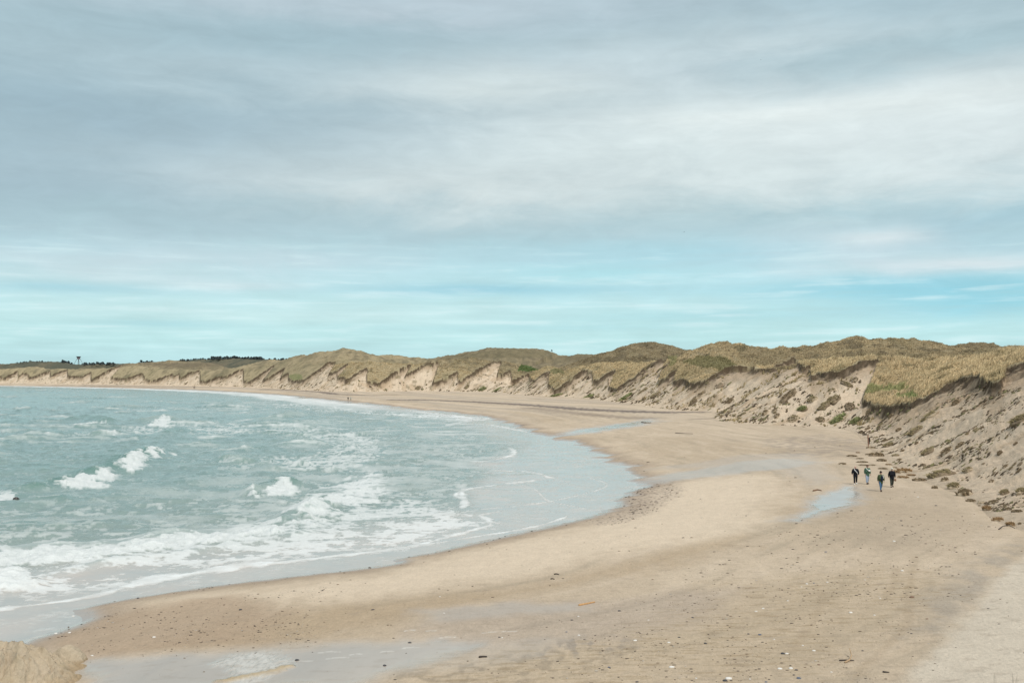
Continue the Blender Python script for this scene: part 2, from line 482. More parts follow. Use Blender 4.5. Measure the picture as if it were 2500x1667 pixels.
# how far (metres) below the turf edge a bare point lies, looking up its own column of the grid
dv = (V0 - VE) * GD / FPX
for wd in WEDGES:
    j0, j1 = np.searchsorted(CU, [min(p[0] for p in wd), max(p[0] for p in wd)])
    for j in range(j0, j1):
        vb = V0[:, j][bare[:, j]]
        inw = bare[:, j] & inpoly(GU[:, j], V0[:, j], wd)
        if inw.any():
            dv[inw, j] = (V0[inw, j] - V0[inw, j].min()) * GD[inw, j] / FPX
depth = np.clip(.95 + 0.75 * perlin(X / 7, Y / 7, 51) + .4 * perlin(X / 2.3, Y / 2.3, 53), .35, 2.0) * sstep(0.5, 5, T_)
H = H0 - np.where(bare, depth * sstep(-.25, .75, dv + .3 * perlin(X / .8, Y / .8, 57)), 0)
grooves = 0.16 * perlin(FA / 1.7, T_ / 9.0, 61) + 0.12 * fbm(X / 1.6, Y / 1.6, 2, 63) + .34 * perlin(FA / 6.0, T_ / 18.0, 67) - .45 * np.abs(perlin(FA / 3.6, T_ / 22.0, 69)) + .10 * perlin(FA / 2.0, T_ / .45, 70)
H = H + np.where(bare, grooves * sstep(0.3, 4, T_), 0)
H = H + np.where(veg, (0.48 * perlin(X / 3.2, Y / 3.2, 75) + 0.18 * perlin(X / 1.1, Y / 1.1, 71) + .12 * perlin(X / .5, Y / .5, 73)) * sstep(0, 2, T_), 0)
# the dune under the viewer
cd = np.sqrt((X - 2) ** 2 + (Y + 4) ** 2)
H = np.maximum(H, 10.4 - 0.62 * cd)

# apron of pale dry sand, lower right
AP = smooth_poly([ground(u, v, 1.6) for u, v in [(2620, 1330), (2500, 1366), (2440, 1405), (2380, 1470), (2310, 1550), (2235, 1625), (2180, 1680), (2050, 1790)]], 1)
APOLY = AP + [(12, 14), (60, 14), (60, 60)]
apd, _, _ = pdist(X, Y, AP)
apd = np.where(inpoly(X, Y, APOLY), apd, -apd)
H = H + np.where((apd > 0) & (T_ < 0), 0.05 * apd, 0)

# sand colours -------------------------------------------------------
NZ1 = fbm(X / 9, Y / 14, 4, 81)
NZ2 = fbm(X / 1.4, Y / 2.4, 3, 83)
NZ3 = fbm(X / 26, Y / 60, 3, 85)


def soft(poly_px, z, width, wobble=1.0):
    """soft membership (0..1) in a patch whose outline is laid on the ground"""
    P = [ground(u, v, z) for u, v in poly_px]
    xs = [p[0] for p in P]
    ys = [p[1] for p in P]
    m = (X > min(xs) - 3 * width - 3) & (X < max(xs) + 3 * width + 3) & (Y > min(ys) - 3 * width - 3) & (Y < max(ys) + 3 * width + 3)
    r = np.zeros(X.shape, np.float32)
    d, _, _ = pdist(X[m], Y[m], P + [P[0]])
    d = np.where(inpoly(X[m], Y[m], P), d, -d) + wobble * width * (1.2 * NZ1[m] + .7 * NZ2[m])
    r[m] = sstep(-width, width, d)
    return r


def C(*c):
    return np.array(c, np.float32)


def blend(col, w, c):
    return col * (1 - w[..., None]) + c * w[..., None]


SAND_DRY, SAND_MID = C(.565, .468, .350), C(.468, .382, .280)
SAND_DAMP, SAND_TAN = C(.340, .270, .202), C(.380, .298, .203)
SAND_GREY, SAND_DARK = C(.33, .29, .245), C(.16, .135, .115)
col = np.zeros(X.shape + (3,), np.float32) + SAND_MID
col = blend(col, sstep(-.1, .35, NZ1) * .45, SAND_DRY)
col = blend(col, sstep(-.05, .4, NZ3) * .40, SAND_TAN)
strk = fbm(SA / 16, S / 1.6, 3, 87)
col = blend(col, sstep(.08, .45, strk) * .5 * sstep(2, 6, S), C(.34, .285, .21))
col = blend(col, sstep(.08, .45, -strk) * .38 * sstep(2, 6, S), C(.56, .465, .355))
far = sstep(170, 330, GD)
col = blend(col, far * .4 * sstep(-.1, .2, perlin(X / 70, S / 9, 91)), SAND_GREY)
col = blend(col, far * .55 * sstep(-.02, .25, perlin(X / 90, S / 6, 93)), SAND_DRY)
damp_edge = (1 - sstep(1.2, 5.0, S + 1.6 * NZ1)) * (S > 0)
col = blend(col, damp_edge * .95, SAND_DAMP)
crest = soft([(560, 1425), (760, 1402), (1000, 1350), (1200, 1308), (1460, 1262), (1560, 1205), (1640, 1160), (1760, 1150), (1880, 1175), (1915, 1215), (1890, 1270), (1760, 1310),
              (1600, 1345), (1400, 1385), (1150, 1415), (900, 1440), (700, 1450)], 1.2, 3.2)
col = blend(col, crest * .85, C(.605, .505, .382))
tan = soft([(300, 1560), (560, 1490), (900, 1462), (1250, 1420), (1600, 1340), (1830, 1310), (1700, 1360), (1450, 1420), (1200, 1470), (900, 1520), (600, 1570)], 1.3, 1.6)
col = blend(col, tan * .6, C(.375, .285, .185))
lowl = soft([(120, 1550), (250, 1480), (560, 1450), (700, 1500), (640, 1580), (200, 1600)], .8, 1.2)
col = blend(col, lowl * .8, C(.375, .285, .200))
ochre = soft([(900, 1680), (1200, 1600), (1500, 1560), (1800, 1430), (2150, 1400), (2330, 1440), (2250, 1560), (2100, 1680)], 1.5, 3.0)
col = blend(col, ochre * .55, C(.415, .33, .225))
grey1 = soft([(1050, 1470), (1280, 1450), (1480, 1465), (1650, 1440), (1800, 1440), (1750, 1500), (1500, 1560), (1150, 1570), (1000, 1530)], 1.4, 1.6)
col = blend(col, grey1 * .5, C(.36, .30, .245))
walk = soft([(1980, 1240), (2080, 1190), (2280, 1200), (2420, 1290), (2300, 1350), (2050, 1330)], 1.8, 2.0)
col = blend(col, walk * .5, C(.37, .30, .22))
rgrey = soft([(1880, 1068), (2000, 1060), (2095, 1075), (2110, 1100), (2030, 1118), (1900, 1105)], 1.9, 2.5)
col = blend(col, rgrey * .55 * sstep(-.4, .3, NZ2), C(.26, .22, .185))
for line, wd, st in [([(640, 950), (720, 953), (870, 963), (960, 962)], 2.8, .9), ([(960, 972), (1100, 975), (1300, 986), (1450, 999), (1600, 1007), (1760, 1008)], 3.6, .95),
                     ([(1180, 1030), (1215, 1026), (1270, 1021)], 1.2, .7), ([(1690, 1026), (1760, 1022), (1850, 1014)], 1.2, .5), ([(1290, 992), (1400, 1004), (1580, 1020)], 3.5, .5), ([(200, 939.5), (420, 943.5), (600, 947)], 3, .5)]:
    P = smooth_poly([ground(u, v, 1.8) for u, v in line], 1)
    d, _, _ = pdist(X, Y, P)
    wv = sstep(wd * 1.8, wd * .2, d + wd * 1.5 * NZ2) * st
    col = blend(col, wv, C(.15, .125, .11))
dk = soft([(1330, 1580), (1380, 1560), (1500, 1558), (1520, 1585), (1450, 1600), (1350, 1605)], 1.4, .8) * sstep(-.05, .25, fbm(X / .5, Y / 1.6, 3, 95))
col = blend(col, dk * .5, C(.20, .185, .17))
dk2 = soft([(900, 1680), (980, 1645), (1150, 1615), (1400, 1590), (1600, 1590), (1500, 1630), (1300, 1660), (1100, 1690)], 1.3, .8) * sstep(0, .3, fbm(X / .7, Y / .9, 3, 97))
col = blend(col, dk2 * .4, C(.20, .165, .12))
apg = sstep(-3.0, -.3, apd + 1.2 * NZ2) * (1 - sstep(-.2, .5, apd + .5 * NZ2))
col = blend(col, apg * .5 * sstep(-.35, .3, NZ1 + .6 * NZ2), C(.25, .235, .21))
col = blend(col, sstep(-.2, .7, apd + .5 * NZ2), C(.53, .465, .37) * (1 + .06 * NZ2[..., None]))
track = np.zeros(X.shape, np.float32)
for line in ([(2235, 1370), (2222, 1430), (2215, 1500), (2222, 1530), (2170, 1590), (2110, 1640), (2080, 1680)], [(2190, 1400), (2180, 1440), (2165, 1470)],
             [(2010, 1450), (2000, 1500), (1930, 1600)], [(1750, 1320), (1810, 1327), (1868, 1331), (1858, 1340)], [(1752, 1321), (1800, 1331), (1866, 1329)]):
    d, _, _ = pdist(X, Y, smooth_poly([ground(u, v, 1.5) for u, v in line], 1))
    track = np.maximum(track, sstep(.32, .06, d + .12 * NZ2))
col = blend(col, track * .20, C(.27, .20, .125))
peb = soft([(1440, 1275), (1520, 1215), (1560, 1165), (1650, 1165), (1660, 1195), (1590, 1250), (1500, 1275)], .7, 1.0)
speck = sstep(.12, .35, fbm(X / .32, Y / .55, 2, 99))
col = blend(col, peb * .75 * speck, C(.17, .14, .12))
col = blend(col, peb * .3, C(.30, .24, .19))
# film of water / wet sand
P1 = [(165, 1606), (215, 1594), (640, 1584), (900, 1580), (1080, 1580), (1165, 1590), (1060, 1625), (940, 1660), (880, 1690), (120, 1700), (215, 1650), (180, 1630)]
P2 = [(1908, 1272), (1968, 1243), (1985, 1216), (2058, 1190), (2105, 1199), (2090, 1232), (2025, 1262), (1960, 1279)]
P3 = [(1480, 1147), (1560, 1139), (1700, 1128), (1800, 1121), (1920, 1122), (2010, 1134), (1960, 1146), (1880, 1149), (1750, 1152), (1600, 1151)]
P4 = [(1310, 1047), (1420, 1037), (1520, 1029), (1590, 1022), (1615, 1030), (1530, 1040), (1400, 1048)]
wet = np.maximum.reduce([soft(P1, .95, 1.3, .7) * .95, soft(P2, 1.55, 1.3, .8), soft(P3, 1.55, 2.2, .8) * .60, soft(P4, 1.6, 3.2, .8) * .8,
                         soft([(1000, 1482), (1250, 1462), (1420, 1475), (1450, 1500), (1250, 1505), (1040, 1520)], 1.2, .8) * .45,
                         soft([(1090, 1582), (1400, 1560), (1300, 1610), (1080, 1640)], 1.2, .8) * .35,
                         soft([(1600, 1120), (1800, 1108), (1980, 1112), (2050, 1180), (2000, 1200), (1900, 1150)], 1.6, 2.0) * .35])
wet = np.maximum(wet, (1 - sstep(.1, 2.2, S + 1.3 * NZ1)) * (S > -2))
col = blend(col, wet * .65, C(.345, .325, .30))

fpat = soft([(505, 1623), (560, 1598), (640, 1590), (690, 1596), (706, 1625), (700, 1640), (660, 1660), (620, 1690), (500, 1700), (560, 1660), (545, 1632)], .95, .55, .9)
fpat = fpat * np.clip(.35 + .5 * fpat + 1.1 * fbm(X / .18, Y / .42, 4, 251), 0, 1)
col = blend(col, fpat * .85, C(.52, .515, .475))
frd, _, _ = pdist(X, Y, [ground(u, v, .95) for u, v in [(548, 1668), (600, 1660), (640, 1653), (672, 1647), (700, 1636)]])
frd = sstep(.45, .02, frd + .22 * fbm(X / .3, Y / .3, 3, 253) + .08 * NZ2)
col = blend(col, frd * .8, C(.43, .335, .20))
wet = wet * (1 - .6 * fpat) * (1 - .8 * frd)
H = H + frd * .05
for u0, u1, vv in ((690, 760, 1622), (800, 850, 1617), (855, 880, 1609), (780, 830, 1601), (930, 960, 1604), (985, 1020, 1595), (1075, 1110, 1571), (1040, 1062, 1553), (990, 1010, 1551), (1180, 1260, 1560)):
    dl, _, _ = pdist(X, Y, [ground(u0, vv + 1, .95), ground((u0 + u1) / 2, vv - 1, .95), ground(u1, vv, .95)])
    col = blend(col, sstep(.09, .02, dl + .09 * fbm(X / .2, Y / .2, 2, 255)) * .8, C(.58, .54, .47))
rip = fbm(X / 1.5 + .4 * Y, Y / .30, 4, 257, .6)
col = blend(col, ochre * sstep(.02, .35, rip) * .55, C(.285, .215, .13))
rip2 = fbm(X / 1.1, Y / .5, 4, 259, .6)
col = blend(col, (T_ < 0) * (S > 6) * (1 - crest) * sstep(.10, .42, rip2) * .35, C(.30, .245, .185))

# dune slopes and turf ------------------------------------------------
n_f = fbm(X / 2.2, Y / 2.2, 3, 101)
n_s = perlin(FA / 1.2, T_ / 7.0, 103)
bcol = np.zeros_like(col) + C(.61, .50, .375)
bcol = blend(bcol, sstep(-.2, .5, n_s + .5 * n_f) * .35, C(.48, .375, .275))
bcol = blend(bcol, sstep(.12, .5, fbm(X / .9, Y / .9, 2, 105)) * .30, C(.33, .255, .185))
bcol = blend(bcol, sstep(.22, .5, perlin(FA / 3.5, T_ / 12.0, 107)) * .5, C(.43, .315, .20))
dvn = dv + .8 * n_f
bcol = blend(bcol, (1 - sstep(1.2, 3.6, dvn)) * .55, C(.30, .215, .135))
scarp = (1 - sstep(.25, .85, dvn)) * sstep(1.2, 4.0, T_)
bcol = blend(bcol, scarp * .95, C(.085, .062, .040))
clumpy = sstep(.16, .36, fbm(X / 3.2, Y / 3.2, 3, 109)) * sstep(1.5, 5, T_) * sstep(230, 330, GD)
bcol = blend(bcol, clumpy * .75, C(.19, .155, .095))
vcol = np.zeros_like(col) + C(.37, .305, .190)
vn = fbm(X / 12, Y / 12, 4, 111)
vcol = blend(vcol, sstep(-.05, .45, vn) * .7, C(.45, .37, .235))
vcol = blend(vcol, sstep(.0, .45, fbm(X / 22, Y / 22, 3, 113)) * .4, C(.22, .195, .11))
vcol = blend(vcol, sstep(.12, .4, fbm(X / 4, Y / 4, 3, 115)) * .6, C(.13, .11, .06))
backw = sstep(26, 55, T_)
vcol = blend(vcol, sstep(.05, .85, TINT + .25 * vn) * .80, C(.180, .150, .098))
vcol = blend(vcol, backw * sstep(.0, .3, fbm(X / 7, Y / 7, 3, 117)) * .55, C(.105, .09, .062))
bl = fbm(X / 24, Y / 40, 4, 119)
vcol = blend(vcol, sstep(500, 800, GD) * sstep(.02, .32, bl) * .55, C(.155, .135, .085))
vcol = blend(vcol, sstep(500, 800, GD) * sstep(.05, .4, fbm(X / 9, Y / 16, 3, 121)) * .5, C(.13, .12, .08))
vcol = blend(vcol, (GD > 1130) * (.55 + .35 * sstep(-.2, .2, bl)), C(.085, .092, .070))
for poly, c, st in GREENS:
    lo, hi = min(p[0] for p in poly), max(p[0] for p in poly)
    j0, j1 = np.searchsorted(CU, [lo - 4, hi + 4])
    sl = np.s_[:, j0:j1]
    m = inpoly(GU[sl] + 3 * n_f[sl], V0[sl] + 3 * n_f[sl], poly) * st
    vcol[sl] = blend(vcol[sl], m.astype(np.float32), np.array(c, np.float32))
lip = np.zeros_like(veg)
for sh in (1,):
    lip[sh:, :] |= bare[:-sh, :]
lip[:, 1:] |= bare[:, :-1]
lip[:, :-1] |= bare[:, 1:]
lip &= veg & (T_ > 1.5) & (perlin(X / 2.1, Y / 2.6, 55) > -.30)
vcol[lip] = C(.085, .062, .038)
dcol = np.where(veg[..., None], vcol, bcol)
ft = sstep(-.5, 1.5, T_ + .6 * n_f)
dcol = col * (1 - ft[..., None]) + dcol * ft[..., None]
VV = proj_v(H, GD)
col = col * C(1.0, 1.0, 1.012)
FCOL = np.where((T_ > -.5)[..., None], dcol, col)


# ------------------------------------------------------------------ mesh + material helpers
def mesh_obj(name, verts, faces, mats=(), attrs=None, smooth=True, parent=None, fmat=None):
    me = bpy.data.meshes.new(name)
    verts = np.asarray(verts, np.float32)
    faces = np.asarray(faces, np.int32)
    n, k = faces.shape
    me.vertices.add(len(verts))
    me.vertices.foreach_set('co', verts.ravel())
    me.loops.add(n * k)
    me.loops.foreach_set('vertex_index', faces.ravel())
    me.polygons.add(n)
    me.polygons.foreach_set('loop_start', np.arange(0, n * k, k, dtype=np.int32))
    me.polygons.foreach_set('loop_total', np.full(n, k, np.int32))
    if smooth:
        me.polygons.foreach_set('use_smooth', np.ones(n, bool))
    for m in mats:
        me.materials.append(m)
    if fmat is not None:
        me.polygons.foreach_set('material_index', np.asarray(fmat, np.int32))
    for an, arr in (attrs or {}).items():
        arr = np.asarray(arr, np.float32)
        if arr.ndim == 2:
            a = me.attributes.new(an, 'FLOAT_COLOR', 'POINT')
            full = np.ones((len(verts), 4), np.float32)
            full[:, :3] = arr
            a.data.foreach_set('color', full.ravel())
        else:
            a = me.attributes.new(an, 'FLOAT', 'POINT')
            a.data.foreach_set('value', arr)
    me.update(calc_edges=True)
    o = bpy.data.objects.new(name, me)
    COL.objects.link(o)
    if parent:
        o.parent = parent
    return o


def grid_part(name, qmask, mats, attrs, XX, YY, ZZ):
    r, c = XX.shape
    idx = np.arange(r * c).reshape(r, c)
    q = np.stack([idx[:-1, :-1], idx[:-1, 1:], idx[1:, 1:], idx[1:, :-1]], -1)[qmask]
    used, inv = np.unique(q.ravel(), return_inverse=True)
    vs = np.stack([XX.ravel(), YY.ravel(), ZZ.ravel()], -1)[used]
    at = {k: (v.reshape(-1, 3)[used] if v.ndim == 3 else v.ravel()[used]) for k, v in attrs.items()}
    return mesh_obj(name, vs, inv.reshape(-1, 4), mats, at)


def tag(o, label=None, cat=None, group=None, kind=None):
    if label:
        o['label'] = label
    if cat:
        o['category'] = cat
    if group:
        o['group'] = group
    if kind:
        o['kind'] = kind
    return o


def new_mat(name):
    m = bpy.data.materials.new(name)
    m.use_nodes = True
    N = NT(m.node_tree)
    b = m.node_tree.nodes['Principled BSDF']
    return m, N, b


def bump(N, b, h, strength, dist):
    n = N.node('ShaderNodeBump')
    n.inputs['Strength'].default_value = strength
    n.inputs['Distance'].default_value = dist
    N.put(n.inputs['Height'], h)
    N.t.links.new(n.outputs[0], b.inputs['Normal'])


def simple_mat(name, c, rough=.8, var=.25, scale=6.0, spec=.3, bumpd=0.0):
    m, N, b = new_mat(name)
    tc = N.node('ShaderNodeTexCoord')
    nz = N.noise(tc.outputs['Object'], scale, 4)
    N.put(b.inputs['Base Color'], N.mix(N.maprange(nz, .3, .7, 0, 1), [v * (1 - var) for v in c], [min(1, v * (1 + var)) for v in c]))
    b.inputs['Roughness'].default_value = rough
    b.inputs['Specular IOR Level'].default_value = spec
    if bumpd:
        bump(N, b, nz, .8, bumpd)
    return m


def sand_material():
    m, N, b = new_mat('sand')
    geo = N.node('ShaderNodeNewGeometry')
    pos = geo.outputs['Position']
    ca = N.attr('col').outputs['Color']
    wet_ = N.attr('wet').outputs['Fac']
    mp = N.node('ShaderNodeMapping')
    N.put(mp.inputs[0], pos)
    mp.inputs['Scale'].default_value = (1.0, .62, 1.0)
    p2 = mp.outputs[0]
    n_a = N.noise(p2, 7.0, 6, .7)
    n_b = N.noise(p2, 1.3, 5, .65)
    n_c = N.noise(p2, 26.0, 3, .7)
    f = N.math('ADD', N.math('MULTIPLY', N.math('SUBTRACT', n_a, .5), .55),
               N.math('ADD', N.math('MULTIPLY', N.math('SUBTRACT', n_b, .5), .30), N.math('MULTIPLY', N.math('SUBTRACT', n_c, .5), .45)))
    dry = N.math('SUBTRACT', 1.0, N.math('MULTIPLY', wet_, .85))
    f = N.math('MULTIPLY_ADD', f, dry, 1.0)
    vm = N.node('ShaderNodeVectorMath', operation='SCALE')
    N.t.links.new(ca, vm.inputs[0])
    N.t.links.new(f, vm.inputs['Scale'])
    c = vm.outputs[0]
    # scattered dark grit
    grit = N.math('MULTIPLY', N.maprange(N.noise(p2, 16.0, 2, .5), .68, .76, 0, .40), N.maprange(N.noise(p2, .35, 3, .6), .42, .62, .1, 1.0))
    c = N.mix(N.math('MULTIPLY', grit, dry), c, (.16, .13, .10))
    N.put(b.inputs['Base Color'], c)
    N.put(b.inputs['Roughness'], N.maprange(wet_, 0, .8, .93, .07))
    N.put(b.inputs['Specular IOR Level'], N.maprange(wet_, 0, .7, .12, .5))
    b.inputs['IOR'].default_value = 1.34
    bh = N.math('MULTIPLY', N.math('ADD', n_a, N.math('MULTIPLY', n_b, 1.5)), N.math('SUBTRACT', 1.0, N.math('MINIMUM', N.math('MULTIPLY', wet_, 1.1), .985)))
    bump(N, b, bh, .7, .10)
    return m


def dune_material():
    m, N, b = new_mat('dune_surface')
    geo = N.node('ShaderNodeNewGeometry')
    pos = geo.outputs['Position']
    ca = N.attr('col').outputs['Color']
    n_a = N.noise(pos, 2.2, 6, .7)
    n_b = N.noise(pos, 9.0, 4, .7)
    f = N.math('ADD', N.math('MULTIPLY', N.math('SUBTRACT', n_a, .5), .75), N.math('MULTIPLY_ADD', N.math('SUBTRACT', n_b, .5), .75, 1.0))
    vm = N.node('ShaderNodeVectorMath', operation='SCALE')
    N.t.links.new(ca, vm.inputs[0])
    N.t.links.new(f, vm.inputs['Scale'])
    N.put(b.inputs['Base Color'], vm.outputs[0])
    b.inputs['Roughness'].default_value = .95
    b.inputs['Specular IOR Level'].default_value = .1
    bump(N, b, N.math('ADD', n_a, N.math('MULTIPLY', n_b, .5)), .9, .35)
    return m


M_SAND = sand_material()
M_DUNE = dune_material()

# ------------------------------------------------------------------ beach, dunes, wide ground
tq = (T_[:-1, :-1] + T_[1:, 1:]) * .5
sq = np.maximum.reduce([S[:-1, :-1], S[1:, 1:], S[:-1, 1:], S[1:, :-1]])
POOLW = [soft(P1, .95, 1.3, .7), soft(P2, 1.55, 1.3, .8), soft(P3, 1.55, 2.2, .8), soft(P4, 1.6, 3.2, .8)]
bq = (tq <= 0) & (sq > -6)
for pw, lb in zip(POOLW, ['broad shallow grey pool on the sand in front, beside the sand mound', 'small bright pool on the beach in front of the walkers',
                          'thin film of water crossing the middle of the beach', 'narrow sky-blue channel running inland on the farther beach']):
    qm = bq & (pw[:-1, :-1] > .45)
    bq &= ~qm
    tag(grid_part('tidal_pool', qm, [M_SAND], {'col': FCOL, 'wet': wet}, X, Y, H), lb, 'tidal pool', kind='structure')
BEACH = grid_part('beach', bq, [M_SAND], {'col': FCOL, 'wet': wet}, X, Y, H)
tag(BEACH, kind='structure', label='wide sandy beach curving away below the dunes', cat='beach')
DUNES = grid_part('dunes', tq > 0, [M_DUNE], {'col': FCOL}, X, Y, H)
tag(DUNES, kind='structure', label='eroding grass-topped sand dunes behind the beach', cat='dunes')
g = 26000.0
gv = [(-g, -g, -7), (g, -g, -7), (g, g, -7), (-g, g, -7)]
tag(mesh_obj('ground', gv, [(0, 1, 2, 3)], [simple_mat('ground_soil', (.16, .13, .08), .95, .3, .01)]), kind='structure')


def hit(u, v):
    """first terrain point met along the sight line through a photo position; returns position and grid indices"""
    j = int(np.clip(round((u - CU[0]) / 2.2), 0, len(CU) - 1))
    colv = VV[:, j]
    k = np.nonzero(colv <= v)[0]
    i = int(k[0]) if len(k) else len(RD) - 1
    d = float(RD[i])
    if i > 0 and colv[i - 1] > v:
        f = (colv[i - 1] - v) / max(1e-6, (colv[i - 1] - colv[i]))
        d = float(RD[i - 1] + f * (RD[i] - RD[i - 1]))
        h = float(H[i - 1, j] + f * (H[i, j] - H[i - 1, j]))
    else:
        h = float(H[i, j])
    return Vector(((u - UC) / FPX * d, d, h)), i, j


def surf_normal(i, j):
    i0, i1 = max(i - 3, 0), min(i + 3, len(RD) - 1)
    j0, j1 = max(j - 3, 0), min(j + 3, len(CU) - 1)
    a = Vector((X[i, j1] - X[i, j0], Y[i, j1] - Y[i, j0], H[i, j1] - H[i, j0]))
    b = Vector((X[i1, j] - X[i0, j], Y[i1, j] - Y[i0, j], H[i1, j] - H[i0, j]))
    n = a.cross(b).normalized()
    if n.z < 0.35:
        n.z = .6
        n.normalize()
    return n
#__PART2__

# ------------------------------------------------------------------ the sea
def build_sea():
    cu = np.arange(-760, 1640, 2.3, dtype=np.float32)
    vr = np.concatenate([np.arange(1716, 1130, -1.7), np.arange(1130, 960, -1.1), np.arange(960, 929.5, -.5)]).astype(np.float32)
    U, V = np.meshgrid(cu, vr)
    D = FPX * CAMZ / (V - VH)
    x = (U - UC) / FPX * D
    y = D
    s, a = shore_dist(x, y)
    off = -s                                        # metres offshore
    nb = fbm(x / 40, y / 40, 3, 201)
    amp = sstep(1, 30, off)
    chop = (0.28 * fbm(x / 16, y / 11, 2, 203) + 0.34 * fbm(x / 5.0, y / 3.6, 3, 205) + 0.20 * fbm(x / 1.9, y / 1.2, 3, 207))
    swell = 0.16 * np.sin(off / 3.6 + 3.0 * nb + 1.3 * perlin(x / 18, y / 18, 209)) * sstep(8, 30, off)
    z = 0.03 + amp * chop * (1 + .35 * sstep(60, 140, off)) + swell
    z = z + .02 * (1 - amp) * fbm(x / 3, y / 3, 2, 211)
    foam = np.zeros_like(x)
    wn1 = fbm(x / 3.2, y / 3.2, 4, 213)
    wn2 = fbm(x / 11, y / 8, 4, 215)
    wn3 = fbm(x / 1.0, y / 1.0, 3, 217)

    # breaking crests: px line, height (m), half width (m), foam on the crest
    crests = [
        ([(-80, 1222), (0, 1213), (60, 1201), (130, 1184), (205, 1163), (262, 1150), (300, 1136), (335, 1115), (372, 1103), (400, 1101), (440, 1096)], .95, 2.6, 0.0),
        ([(575, 1213), (620, 1205), (650, 1196), (690, 1174), (730, 1190)], .8, 2.0, 0.15),
        ([(670, 1288), (725, 1262), (761, 1250), (800, 1236), (830, 1240)], .65, 1.8, .3),
        ([(-80, 1345), (0, 1340), (150, 1338), (306, 1332), (344, 1320), (440, 1303), (574, 1298), (670, 1284)], .42, 1.6, .5),
        ([(-80, 1432), (0, 1416), (77, 1428), (172, 1395), (306, 1368), (421, 1357), (727, 1311), (785, 1288)], .25, 1.1, .25),
        ([(150, 1030), (190, 1022), (215, 1019), (245, 1026), (275, 1035)], .9, 3.0, .15),
        ([(340, 1034), (380, 1022), (400, 1017), (425, 1028)], .9, 3.0, .4),
        ([(230, 1062), (265, 1056), (285, 1060)], .6, 2.6, .2), ([(400, 1060), (430, 1051), (450, 1056)], .6, 2.5, .1),
        ([(600, 1055), (690, 1063), (770, 1067)], .6, 2.5, .3), ([(540, 1125), (565, 1122), (600, 1130)], .5, 2.0, .3),
        ([(620, 1140), (650, 1132), (672, 1148)], .55, 1.8, .4), ([(700, 1133), (720, 1129), (745, 1136)], .45, 1.6, .4),
        ([(690, 1022), (712, 1013), (722, 1019)], .7, 3, .5), ([(640, 1030), (665, 1022), (680, 1030)], .6, 3, .5),
        ([(90, 1003), (150, 1002), (205, 970)][:2], .5, 3, .2), ([(295, 994), (312, 989), (340, 996)], .7, 3.5, .5),
        ([(0, 971), (20, 970), (40, 969)], .7, 4, .5), ([(95, 973), (160, 972), (205, 969)], .7, 4, .4), ([(65, 955), (85, 953), (107, 955)], .6, 4, .5),
        ([(330, 978), (352, 975)], .6, 4, .5), ([(415, 986), (434, 985)], .5, 3.5, .5), ([(740, 1056), (790, 1060), (830, 1066)], .4, 2, .2),
        ([(870, 1062), (905, 1055), (940, 1060)], .4, 2, .25), ([(780, 1143), (800, 1138), (815, 1146)], .35, 1.5, .3),
    ]
    for pl, h, w, fm in crests:
        h, w = h * 1.25, w * .9
        P = smooth_poly([ground(u, v) for u, v in pl], 2)
        L = sum(math.dist(P[i], P[i + 1]) for i in range(len(P) - 1))
        xs = [p[0] for p in P]
        ys = [p[1] for p in P]
        m = (x > min(xs) - 12) & (x < max(xs) + 12) & (y > min(ys) - 12) & (y < max(ys) + 12)
        dd_, ar, _ = pdist(x[m], y[m], P)
        tp = sstep(0, .18 * L, ar) * sstep(0, .15 * L, L - ar)
        tp = tp * (.75 + .45 * perlin(ar / 4.0, ar * 0 + h * 9, 219))
        prof = np.exp(-(dd_ / w) ** 1.6)
        z[m] += h * prof * tp
        foam[m] = np.maximum(foam[m], fm * tp * sstep(1.7 * w, .2 * w, dd_ + .6 * w * wn1[m]))
    # scattered whitecaps farther out
    rw = np.random.default_rng(5)
    for q in range(150):
        yy = 150 * (950 / 150) ** rw.random()
        xx = -yy * rw.uniform(.02, .56)
        L = yy * rw.uniform(.012, .05)
        ang = rw.uniform(-.25, .1)
        w = rw.uniform(1.0, 2.2) * (1 + yy / 500)
        m = (np.abs(x - xx) < L + 8) & (np.abs(y - yy) < L * .4 + 14)
        if not m.any() or off[m].min() < 14:
            continue
        lx = (x[m] - xx) * math.cos(ang) + (y[m] - yy) * math.sin(ang)
        ly = -(x[m] - xx) * math.sin(ang) + (y[m] - yy) * math.cos(ang) + 1.2 * np.sin(lx / L * 3 + q)
        tp = np.clip(1 - (lx / L) ** 2, 0, 1)
        hgt_ = rw.uniform(.3, .75)
        z[m] += hgt_ * np.exp(-(ly / w) ** 2) * tp
        st = rw.uniform(.35, 1.0)
        cr = sstep(w * .9, 0, np.abs(ly + .5 * w + w * .8 * wn1[m])) * tp ** .7
        tail = .45 * sstep(w * 3.5, 0, np.abs(ly + 2.5 * w)) * tp * sstep(-.1, .3, wn2[m] + .4 * wn1[m])
        foam[m] = np.maximum(foam[m], np.maximum(st * cr * (.8 + .5 * wn3[m]), tail * st))
